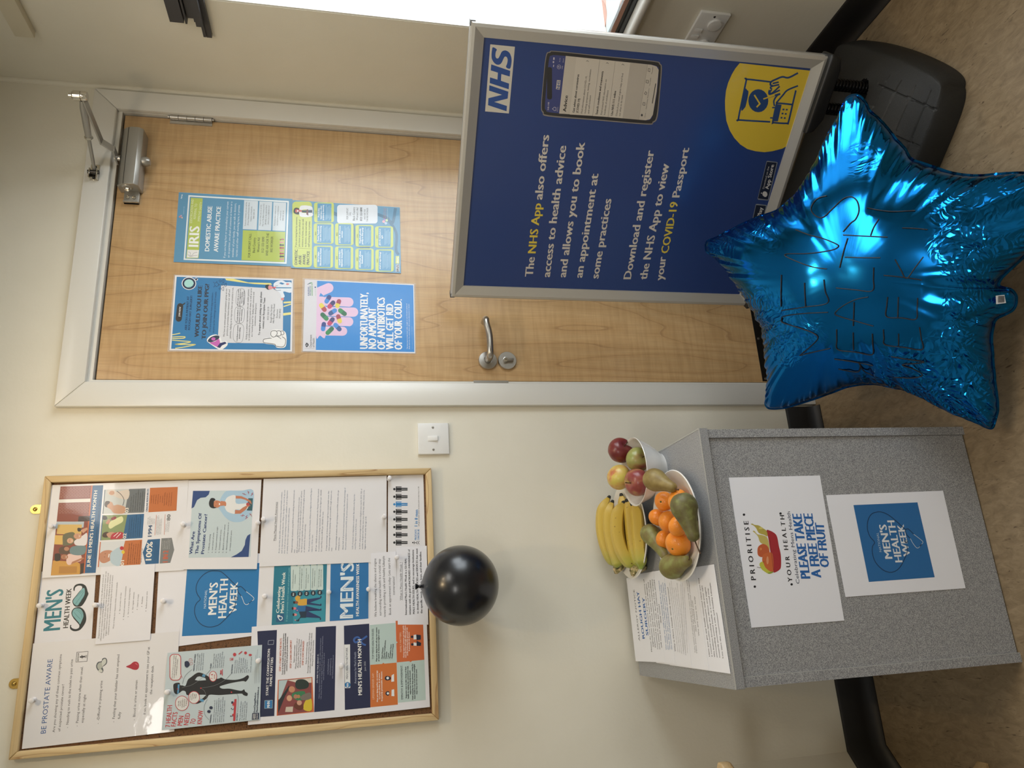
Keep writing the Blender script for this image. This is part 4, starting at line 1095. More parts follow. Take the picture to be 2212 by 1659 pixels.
notice('notice','pale grey-blue infographic with a black silhouette of a running man and red lettering',6,(350,1380,7.9),[(-5,1560),(95,238),(1708,102),(1668,1380)],"""
K 1
P c4d2d8 -5,1555 95,240 1706,104 1666,1380
K 2
T 138 1503 175 1135 82 c04048 b|7 HEALTH
T 232 1493 268 1252 82 c04048 b|FACTS
T 340 1480 372 1318 82 c04048 b|MEN
T 446 1472 482 1270 82 c04048 b|NEED
T 552 1462 582 1372 82 c04048 b|TO
T 678 1452 705 1222 82 c04048 b|KNOW
S 26282c 195,860 195,780 240,752 300,752 310,790 350,795 400,800 440,700 500,650 600,580 680,585 790,640 830,680 960,680 1010,660 1080,690 1250,700 1380,670 1460,620 1482,660 1430,730 1380,720 1200,750 1080,780 985,815 1030,850 1150,850 1300,880 1360,885 1400,862 1420,900 1462,930 1450,975 1390,960 1360,935 1250,940 1050,955 960,960 810,955 760,1020 650,1090 590,1108 570,1095 660,1040 700,1010 730,980 735,955 560,955 430,960 400,900 350,885 300,920 250,945 210,920
K 3
P c4d2d8 560,700 600,650 640,640 740,670 750,705 620,715
P c4d2d8 560,960 735,955 720,990 640,1020 560,1000
K 4
P 5a9cc8 680,640 700,600 745,615 730,655
P 5a9cc8 650,1060 655,1020 715,1040 705,1080
P 5a9cc8 258,935 270,775 300,778 285,930
C c04048 340 1100 118 130
C c04048 545 1000 100 108
C c04048 870 640 68 92
R c04048 128 258 325 712 70
P c04048 300,600 350,680 300,520
K 5
C dfe0de 340 1100 108 120
C dfe0de 545 1000 90 98
C dfe0de 870 640 58 82
R dfe0de 140 270 313 700 60
P dfe0de 290,600 330,650 295,540
C c04048 663 842 14 12
C c04048 1185 910 13 12
C c04048 265 856 12 11
K 6
M c 285 1180 300 1030 32 -4 22 5a3c40 n|Only 30%/of a man's/overall health is/determined by/his genetics
M c 480 1050 500 930 32 -4 20 5a3c40 n|& 70% is/controllable/through/lifestyle
T 865 685 870 600 34 c04048 b|7 - 8
T 905 680 907 605 20 c04048 b|HOURS
M c 180 680 215 280 32 0 20 5a5058 n|Men live 9 years in poor health/mostly preventable by making/small lifestyle changes.
T 552 545 578 262 22 26304c b|MENTAL WELLNESS
M l 598 540 620 245 33 -2 20 50586c n|Inactive men are 60%/more likely to suffer/from depression than/those who are active
T 838 505 850 420 22 26304c b|SLEEP
M l 880 500 905 225 34 -2 20 50586c n|Men who sleep 7-8/hours a night have/about 60% less risk/of fatal heart attack/than those who sleep/5 hours or less.
T 1200 592 1212 438 22 26304c b|NUTRITION
M l 1245 588 1262 320 34 -2 20 50586c n|How easy is this?/Getting your 5-7/servings of fruit and/veggies is as simple/as a glass of orange/juice, one potato,/one fig carrot, 1/2 an/avocado, and a pear
T 832 1438 848 1290 22 26304c b|DRINKING
M l 885 1430 912 1000 34 -3 20 50586c n|Those who consume 4 to 10/drinks a week at most have a/lower risk of developing type 2/diabetes. Drinking more than/10 drinks a week almost doubles/your risk of type 2 diabetes
T 1285 1398 1298 1265 22 26304c b|ACTIVITY
M l 1335 1395 1358 1065 34 -3 20 50586c n|Men who climb 50 stairs/or walk 5 city blocks a/day may lower their risk/of heart attack by 25%
T 1588 1255 1605 920 28 26304c b|DontChangeMuch.ca
T 1632 1250 1655 820 28 26304c b|MensHealthFoundation.ca
P 26304c 1532,1380 1540,1268 1656,1262 1652,1372
L 7a8490 3 1580,760 1600,280
L 7a8490 3 1605,755 1630,180
L 7a8490 3 1640,750 1660,300
L 7a8490 3 1665,745 1685,330
P c04048 1212,1402 1235,1030 1272,1026 1250,1400
P c04048 1195,1320 1200,1280 1240,1275 1235,1325
P c04048 1200,1140 1205,1085 1240,1080 1235,1140
C 26304c 1172 1318 10 10
L 26304c 9 1182,1320 1210,1310
C 26304c 1185 1190 9 9
L 26304c 9 1195,1210 1225,1195
P 26304c 1180,1105 1182,1068 1215,1065 1213,1105
S 26304c 385,440 390,390 430,378 460,400 470,450 430,490 395,475
O c04048 4 455,380 465,340 500,335 520,370 490,378
O c04048 4 475,440 480,405 515,400 525,430 500,445
C 26304c 800 1240 30 26
C 26304c 835 1175 30 26
C c04048 1238 268 28 30
L c04048 16 1310,260 1365,215
C c04048 1425 240 24 24
C c04048 1505 275 28 18
L c04048 18 1180,350 1210,345
O c04048 5 1158,368 1160,330 1212,328 1210,366
L c04048 12 1030,520 1030,625
L c04048 22 1005,540 1005,600
L 26304c 10 995,610 995,585
K 7
T 1565 1368 1570 1280 18 dfe0de b|CANADIAN
T 1595 1368 1600 1278 24 dfe0de b|MEN'S
T 1630 1366 1634 1276 18 dfe0de b|HEALTH
U 4a5058 4 350,770 370,680 420,600 510,525
U 4a5058 4 750,610 790,570 830,520
U 4a5058 4 1090,690 1130,650 1175,600
U 4a5058 4 770,1035 720,1150 730,1290 800,1380
U 4a5058 4 1275,940 1300,1010 1290,1250
U 8a8e90 4 345,830 500,790 640,700 750,610
U 8a8e90 4 680,835 850,810 980,760 1090,690
U 8a8e90 4 680,850 730,900 765,1020
""")
# ------------------------------------------------------------------ push pins
M_pin=mat('white_pin_plastic',(232,230,232),.25)
pins=[((109.6,1136.7),'at the top edge of the brick house poster',3),((83.5,1308),'at the top edge of the moustache notice',0),((205,1307),'at the top edge of the bullet list notice',4),((395,1132),'between the brick house poster and the cartoon man notice',4),((351.5,1298),'above the blue square',1),((67,1513.8),'at the top edge of the large prostate notice',2),((361,1495),'over the head of the black silhouette',6),((556.5,1128.5),'at the bottom edge of the cartoon man notice',4),((568.8,1121),'above the underlined mental health heading',3),((571,1288),'above the teal notice with three cartoon men',1.4),((710,1279.5),'above the striped capital letters',1.8),((796,1272.7),'below the striped capital letters',1.8),((857.7,1204),'above the underlined question',5.2),((841.5,1032),'at the right end of the row of figures',1),((830.5,1115),'at the bottom edge of the blue-grey print notice',3.2),((557.7,1427.6),'at the foot of the infographic',6),((737.5,1439.4),'above the navy banner with the blue ribbon',5)]
for (x,y),wh,k in pins:
    hd=atY(x,y,-.0295); yb=-.0100-k*.0010-.0006
    t=thing('push_pin','white push pin '+wh,'push pin',(hd.x,yb,hd.z),'white push pins on the notice board')
    dz=random.uniform(-.0015,.0015); ax_=Vector((random.uniform(-.08,.08),-1,dz*20)).normalized(); o_=Vector((hd.x,yb,hd.z))-Vector((ax_.x,0,ax_.z))*.016
    B().lathe([(0,0),(.0052,0),(.0054,.0012),(.0042,.0022),(.0030,.0045),(.0028,.0085),(.0034,.0120),(.0050,.0142),(.0056,.0162),(.0053,.0180),(.0035,.0190),(0,.0192)],o_,ax_,22).obj('pin_head',M_pin,t,sm=50)
# ================================================================== posters on the door
def dposter(lab,k,fr,cor,src,gloss=1,m=None):
    s_=Surf((0,.0033-k*.0006,0),(0,-1,0)); return s_,sheet('poster',lab,'poster',s_,fr,cor,src,m,gloss,'posters on the door')
def pouch(parent,s_,fr,cor,mg):
    """clear margin of the laminating pouch around the print"""
    ox,oy,z=fr; q=[s_(ox+x/z,oy+y/z,.0001) for x,y in cor]; c=sum(q,Vector())/4; o=[p+(p-c).normalized()*m_ for p,m_ in zip(q,mg)]
    n=s_.n; b=B()
    b.add([p for p in o]+[p+n*.0002 for p in o],[(0,1,2,3),(7,6,5,4),(0,4,5,1),(1,5,6,2),(2,6,7,3),(3,7,4,0)])
    return b.obj('clear_pouch',M_clear,parent)
def clearmat():
    m=bpy.data.materials.new('clear_laminate'); m.use_nodes=True; nt=m.node_tree; b=nt.nodes['Principled BSDF']; o=nt.nodes['Material Output']
    b.inputs['Roughness'].default_value=.08; b.inputs['Base Color'].default_value=rgb((240,240,240)); t=nd(nt,'BsdfTransparent'); mx=nd(nt,'MixShader'); mx.inputs[0].default_value=.16
    nt.links.new(t.outputs[0],mx.inputs[1]); nt.links.new(b.outputs[0],mx.inputs[2]); nt.links.new(mx.outputs[0],o.inputs['Surface']); return m
M_clear=clearmat()
fr_=(370,400,8.193)
dposter('blue laminated domestic abuse poster with a green heading panel, top right on the door',0,fr_,[(40,1360),(135,125),(2143,243),(2115,1440)],"""
K 1
P 5b94b8 40,1360 135,125 2143,243 2115,1440
K 2
O e6ecee 26 232,1310 316,190 2068,292 2028,1378
P b4c45a 265,1292 347,222 556,233 482,1292
P e8e8e6 275,1280 287,1142 491,1148 471,1284
P b4c45a 1242,1326 1268,796 2020,828 1998,1362
P d0dae2 1266,778 1290,265 1536,280 1511,790
P d0dae2 1538,792 1560,285 1786,296 1765,802
P d0dae2 1790,802 1808,298 2033,310 2014,812
K 3
T 478 1088 500 735 172 f0f2f0 b|IRIS
T 368 670 398 250 42 dfe6c0 n|IDENTIFICATION AND
T 432 600 460 330 42 dfe6c0 n|REFERRAL TO
T 505 640 550 300 42 dfe6c0 n|IMPROVE SAFETY
T 670 1168 725 375 78 f0f2f2 b|DOMESTIC ABUSE
T 828 1180 880 380 78 f0f2f2 b|AWARE PRACTICE
T 957 1285 1016 290 36 e0eaf0 n|If you are being hurt or controlled by your current
T 1030 1282 1082 292 36 e0eaf0 n|or ex-partner, are afraid of someone at home or a
T 1102 1272 1150 320 36 e0eaf0 n|member of your family, you can talk to doctors,
T 1170 1265 1215 345 36 e0eaf0 n|nurses and other staff working here, in private.
M c 1398 1280 1418 855 78 -4 42 2a2c2c n|FOR SUPPORT CALL:/Black Country/Women's Aid/0121 553 0090/AND ASK FOR THE/IRIS WORKER
M c 1318 720 1340 300 48 0 22 505860 n|If you are a woman, you can call the/24 hour National Domestic Abuse/Helpline on freephone/0808 2000 247
M c 1580 725 1600 330 48 0 22 505860 n|If you are a man, you can call Ask/Marc or The Black Country on 0121/289 6402, or the national Men's/Advice Line on 0808 8010 327
M c 1838 715 1855 365 48 0 22 505860 n|If you have been violent or are/worried about your behaviour/call Respect on/0808 802 40 40
T 190 238 205 165 24 dfe8ee b|NHS
T 222 515 230 380 10 dfe8ee n|www.iris.org
C d88878 152 560 16 16
C c8a0c0 175 540 14 14
C e4b4a0 190 575 14 14
U 6a6c70 4 300,1180 340,1200 330,1250 370,1240 400,1200 460,1190
U 6a6c70 4 290,1220 330,1260 400,1250 460,1245
""")
b_="K 2\n"
for i,y in enumerate(range(860,1340,50)): 
    c=('c87078','d49a94','a8505c','d49a94','2c3844','a8505c','d49a94','a8505c','2c3844','d08888')[i%10]; b_+=f"C {c} 1935 {y} 20 18\nC {c} 1972 {y} 26 14\n"
S1=Surf((0,.0033,0),(0,-1,0)); po=Print(S1,1,.0004); po.fr=fr_; po.run(b_); po.k=3
po.obj([o for o in C.objects if o.get('label','').startswith('blue laminated domestic abuse')][0])
cells=[(455,1035,785,1410,'TURKISH',"Aile ici Siddet/Bilinclendirme Merkezi"),(455,650,795,1000,'WELSH',"Practis Ymwybodol/Cam-drin Domestig"),(462,295,800,635,'POLISH',"Przychodnia/wspierajaca ofiary/przemocy domowej"),(818,1048,1130,1430,'HEBREW',"mrpah mwda't/lalymwt bmspkhh"),(820,650,1135,1025,'BENGALI',"paribarik sahinsata/sacetan"),(1165,1080,1480,1447,'ARABIC',"almarkaz alwae/bialeunf"),(1168,680,1477,1050,'SOMALI',"Ologolinta gaboodka/guddiga ka dhasa guriga"),(1508,1098,1820,1475,'FARSI',"amal az aqa khanagi"),(1503,703,1812,1065,'URDU',"gharelu tashadud se/agah")]
t_="""K 1
P 5b94b8 65,1415 95,255 1925,380 1945,1505
K 2
U 3f7090 60 800,480 1100,640 1180,1000 1400,1070
U 3f7090 50 1500,480 1700,560 1800,640 1850,400
U 3f7090 46 1700,560 1860,800 1860,1100 1900,1180
K 3
R c3cf5e 92 280 425 1400 60
R dce2ea 855 335 1545 655 50
P e0e4e8 1855,1478 1858,1352 1915,1350 1918,1476
P c8d070 1850,1338 1855,1210 1912,1208 1915,1340
C d0d8e0 385 440 60 90
"""
for a,b1,c_,d_,n1,n2 in cells: t_+=f"R c3cf5e {a} {b1} {c_} {d_} 38\n"
t_+="K 4\n"
for a,b1,c_,d_,n1,n2 in cells: t_+=f"P 4a90bc {a+58},{b1+14} {c_-42},{b1+20} {c_-44},{d_-12} {a+56},{d_-16}\n"
t_+="""S 1c2028 115,470 118,410 150,385 200,395 215,430 210,490 170,500
P 2c3c50 250,430 430,425 432,470 255,465
S e8eaee 215,520 220,370 300,345 400,360 430,400 260,420 260,470 430,480 425,530 320,545
K 5
S c8605c 140,455 150,412 195,415 200,450 170,465
P c8605c 195,418 250,425 252,458 200,452
P 7a5048 330,420 360,410 365,520 330,500
C eef0f2 182 440 14 14
T 175 1355 182 1100 46 2a3030 b|DOMESTIC
T 243 1355 245 1195 46 2a3030 b|ABUSE
T 313 1355 316 1178 46 2a3030 b|AWARE
T 380 1355 384 1128 46 2a3030 b|PRACTICE
L 6a7448 3 125,1070 400,1085
M l 165 1050 177 545 55 2 30 3a4040 n|If you are being hurt by someone/you know or you are afraid of/someone at home, you can talk/to doctors, nurses and other/staff working here, in private.
T 1045 582 1047 388 32 5a6068 n|FOR SUPPORT
T 1090 525 1091 460 32 5a6068 n|CALL
T 1158 605 1160 375 36 3a4048 n|Black Country
T 1213 600 1216 385 36 3a4048 n|Women's Aid
T 1282 610 1284 382 36 3a4048 b|0121 553 0090
T 1338 588 1340 412 26 5a6068 n|AND ASK FOR
T 1382 622 1386 388 26 5a6068 n|THE IRIS WORKER
T 1908 1470 1910 1358 44 20242c b|IRIS
T 1905 1330 1906 1225 30 f0f2e0 b|IRIS
C e8a8b8 1650 620 24 24
C b8d0e8 1685 650 24 24
C c8e0b0 1700 600 22 22
C a888c8 1665 590 18 18
T 1660 570 1665 385 18 c89aa0 n|Black Country
T 1690 570 1692 400 18 c89aa0 n|Women's Aid
T 1720 572 1720 390 10 e8f0f4 n|blackcountrywomensaid.co.uk
"""
for a,b1,c_,d_,n1,n2 in cells:
    m_=(b1+d_)/2; t_+=f"T {a+42} {m_+30} {a+42} {m_-30} 20 4a5030 n|{n1}\n"
    k=n2.split('/'); 
    t_+=f"M c {a+90} {d_-40} {a+93} {b1+45} 38 0 26 f0f4f6 b|{n2}\n"
    yy=a+90+38*len(k); q=0
    while yy<c_-52: t_+=f"L a8cce0 5 {yy:.0f},{d_-45-q%3*14} {yy+3:.0f},{b1+42+(q*37)%50}\n"; yy+=20; q+=1
dposter('blue laminated poster with nine green translation panels, lower right on the door',1,(620,400,7.9),[(65,1415),(95,255),(1925,380),(1945,1505)],t_)
fr_=(360,570,7.373); cor_=[(45,1378),(135,182),(2012,243),(1997,1397)]
s_,o=dposter('blue bordered patient group poster with a pink megaphone, upper left on the door',0,fr_,cor_,"""
K 1
P 2f7cb4 72,1352 160,205 1990,265 1968,1372
K 2
P dadbe0 812,1256 838,800 868,340 1700,392 1840,470 1855,700 1850,1268
U e8e08a 14 92,1128 150,1118 212,1105
U e8e08a 14 92,1165 200,1160 290,1162 260,1185 92,1190
U e8e08a 14 90,1215 250,1228 380,1240 300,1262 140,1280 300,1285 455,1285 300,1320 140,1345
P e8e08a 930,232 1060,235 1300,295 1660,305 1680,335 1400,322 1150,290 950,262
P e8e08a 1860,605 1980,595 1982,625 1862,630
P e8e08a 1862,670 1980,632 1982,650 1864,688
P e8e08a 1855,785 1978,770 1980,808 1858,824
Q 34302e - 192 872 215 675 98
C f0f0f0 355 312 116 102
K 3
C 1c2c50 355 312 104 92
C f0f0f0 470 245 30 22
P 1c2c50 440,235 500,228 470,268
K 4
C a8dcd8 355 312 76 66
U 1c2c50 5 345,372 400,362 430,320
K 3
S f0f0f0 640,1220 690,1150 790,1125 860,1180 880,1240 950,1230 970,1290 890,1360 830,1362 700,1280
S f0f0f0 1535,1215 1590,1180 1650,1180 1650,1090 1690,1050 1790,1045 1860,1065 1900,1110 1910,1240 1880,1330 1760,1335 1710,1290 1600,1275 1545,1260
K 4
S 2a3a50 655,1225 700,1170 780,1140 835,1150 830,1190 760,1230 690,1250
S c865b8 690,1255 770,1235 830,1195 855,1262 880,1300 820,1325 740,1290
P 1c2c64 850,1262 930,1240 955,1265 880,1300 850,1340 800,1325
C c865b8 745 1195 34 26
U 34383c 8 1670,1185 1600,1190 1545,1205 1545,1250 1600,1262 1720,1280 1740,1310 1850,1320 1890,1270 1890,1200 1840,1160
U 34383c 8 1730,1160 1690,1165 1658,1130 1665,1080 1700,1065 1745,1070 1760,1110 1730,1160
U 34383c 8 1760,1140 1790,1150 1820,1130 1820,1085 1795,1065 1755,1070
U 34383c 8 1820,1130 1850,1130 1870,1105 1850,1070 1815,1072
U 34383c 8 1740,1145 1790,1170 1820,1195
S e4ecf6 1700,330 1760,275 1840,262 1900,290 1985,300 1985,455 1860,440 1880,520 1830,540 1800,460 1740,420
K 5
S 1e2226 1570,370 1585,335 1640,335 1650,400 1610,410
S e09090 1620,400 1625,345 1670,350 1685,385 1660,405
P d85860 1685,365 1740,368 1740,390 1685,388
P 2a80b0 1740,372 1985,375 1985,388 1740,388
P 2f7cb4 1790,310 1820,292 1880,315 1840,330
C e09090 1845 560 25 22
C e09090 1925 322 25 14
L 28406a 5 1705,400 1760,425 1820,420
L 28406a 5 1720,355 1770,350
K 3
T 213 840 228 683 26 e8e8e8 b|JOIN NOW
P 34302e 230,655 300,610 290,640 255,660
T 320 1055 360 517 34 1a3c64 b|ARE YOU A PATIENT AT
T 372 1050 412 507 34 1a3c64 b|ROUGH HAY SURGERY?
T 510 1162 566 350 66 2c3648 x|WOULD YOU LIKE
T 622 1196 678 322 66 2c3648 x|TO JOIN OUR PPG?
T 702 1083 744 460 30 1a4a7c n|We are looking for new ppg members
T 756 1100 796 445 30 1a4a7c n|to join us for meetings every 8-12 weeks
T 925 1162 965 390 28 3a4048 n|We have an active patient participation group at our
T 972 1142 1012 410 28 3a4048 n|practice to promote liasion between our staff and
T 1022 1185 1066 376 28 3a4048 n|patients, helping us to improve how our practice is run,
U 50555c 4 1060,1100 1075,990 1130,955 1190,960 1225,1010 1215,1190 1180,1250 1110,1250 1065,1200 1060,1100
U 50555c 4 1080,810 1095,710 1140,682 1200,690 1240,740 1230,890 1190,945 1120,940 1085,890 1080,810
U 50555c 4 1105,530 1120,430 1160,398 1215,400 1246,450 1240,610 1210,670 1140,665 1105,620 1105,530
M c 1128 1235 1142 975 36 0 20 2a3038 b|Contribute to practice/decision making
M c 1130 935 1145 690 32 0 19 2a3038 b|Provide feedback on/patient's needs in our/local community
M c 1140 670 1152 405 30 0 18 2a3038 b|Work with us to make/positive suggestions on/how to develop/healthcare services
M c 1278 1222 1315 390 43 0 27 3a4048 n|Acting as a patient representative you can enable patients/to understand the practice's point of views, as well as serve/as a 'sounding board' for dealing with concerns and/constructive development.
T 1488 1135 1518 445 30 2a3038 b|To enquire about joining our ppg please
T 1548 1032 1572 542 30 2a3038 b|contact our Reception Team
T 1625 892 1632 685 26 3a4048 n|0121 526 22 33
T 1672 935 1682 648 26 3a4048 n|Rough Hay Surgery
T 1712 948 1726 640 26 3a4048 n|44b Rough Hay Road
T 1768 862 1774 722 26 3a4048 n|Darlaston
T 1812 872 1818 716 26 3a4048 n|WS10 8NQ
O 2c4468 5 790,290 815,310 840,332 815,350 790,360 765,340 765,312
L 2c4468 6 760,300 740,290
L 2c4468 6 765,355 748,370
L 2c4468 6 800,290 800,272
L 2c4468 5 820,332 850,330
O 2c4468 5 832,270 850,252 872,270 850,292
O 2c4468 5 865,335 885,318 905,335 885,352
O 2c4468 5 832,395 850,378 868,395 850,412
U 2c4468 6 912,242 885,262 888,290 910,300 914,242
U 2c4468 6 948,305 922,325 922,350 946,360 950,305
U 2c4468 6 908,365 882,385 882,412 906,425 910,365
""")
pouch(o,s_,fr_,cor_,(.006,.004,.004,.009))
fr_=(640,590,8.193); cor_=[(115,1385),(150,110),(2085,200),(2105,1420)]
pills=[(582,425,536,500,'26408a','3a88d8'),(652,522,588,592,'30306e','c03868'),(756,498,728,578,'a03850','e4d050'),(442,568,500,648,'e4d050','b04048'),(604,712,682,662,'26508e','3a88d8'),(778,660,856,720,'2c8a50','1e6a48'),(464,734,534,804,'1e6a48','2c8a50'),(642,818,588,892,'343470','c03868'),(742,766,770,850,'a03850','e4d050'),(488,902,474,990,'26408a','3a88d8'),(628,984,556,1056,'1e6a48','2c8a50'),(694,918,764,992,'3a88d8','26508e')]
t_="""K 1
P 3f90dc 345,1360 368,135 2070,214 2090,1396
K 2
S e4c4e2 350,1100 366,242 366,242 366,242 400,412 500,420 520,1105 420,1104
P e4c4e2 352,1103 367,240 405,412 520,420 520,1108
Q e4c4e2 - 480 502 930 514 166
Q e4c4e2 - 480 680 1015 690 164
Q e4c4e2 - 480 850 928 860 164
Q e4c4e2 - 480 1022 822 1028 160
Q e4c4e2 - 300 380 572 262 172
K 3
P 3f90dc 405,412 430,350 520,430 470,415
P dadae2 115,1385 150,110 370,122 345,1378
L 3f90dc 7 500,578 930,598
L 3f90dc 7 510,757 930,772
L 3f90dc 7 525,930 930,942
K 4
"""
for a,b1,c_,d_,e1,e2 in pills: t_+=f"Q {e1} {e2} {a} {b1} {c_} {d_} 78\n"
t_+="""K 4
T 1263 1336 1266 350 135 f2f4f8 x|UNFORTUNATELY,
T 1414 1336 1412 618 136 f2f4f8 x|NO AMOUNT
T 1572 1346 1566 438 136 f2f4f8 x|OF ANTIBIOTICS
T 1720 1350 1716 550 130 f2f4f8 x|WILL GET RID
T 1874 1350 1866 466 134 f2f4f8 x|OF YOUR COLD.
T 1972 1345 1962 538 16 dfeaf6 b|The best way to treat most colds, coughs or sore throats is plenty of
T 2008 1345 1998 540 16 dfeaf6 b|fluids and rest. For more advice talk to your pharmacist or doctor.
T 2060 1340 2050 945 9 bcd8f0 n|Crown copyright 2015 produced by Public Health England
L 9a9aa4 3 150,1332 320,1332
T 272 1312 275 1090 38 2c2c34 n|Department
T 322 1312 325 1150 38 2c2c34 n|of Health
C 2c2c34 172 1270 14 14
C 2c2c34 185 1298 18 12
C 2c2c34 185 1245 18 12
C 2c2c34 206 1270 12 22
T 228 400 226 245 22 26508e b|EUROPEAN
T 258 400 256 222 22 2c6e7a b|ANTIBIOTIC
T 292 402 288 160 22 5aa85a b|AWARENESS DAY
L 2a3c6a 9 200,200 250,170
L 2c8a50 10 235,185 268,170
L 26408a 20 328,250 345,250
T 348 402 344 270 8 5a6a80 n|A European Health Initiative
"""
s_,o=dposter('bright blue antibiotics poster with pills on a pink hand, lower left on the door',0,fr_,cor_,t_)
pouch(o,s_,fr_,cor_,(.005,.007,.006,.003))
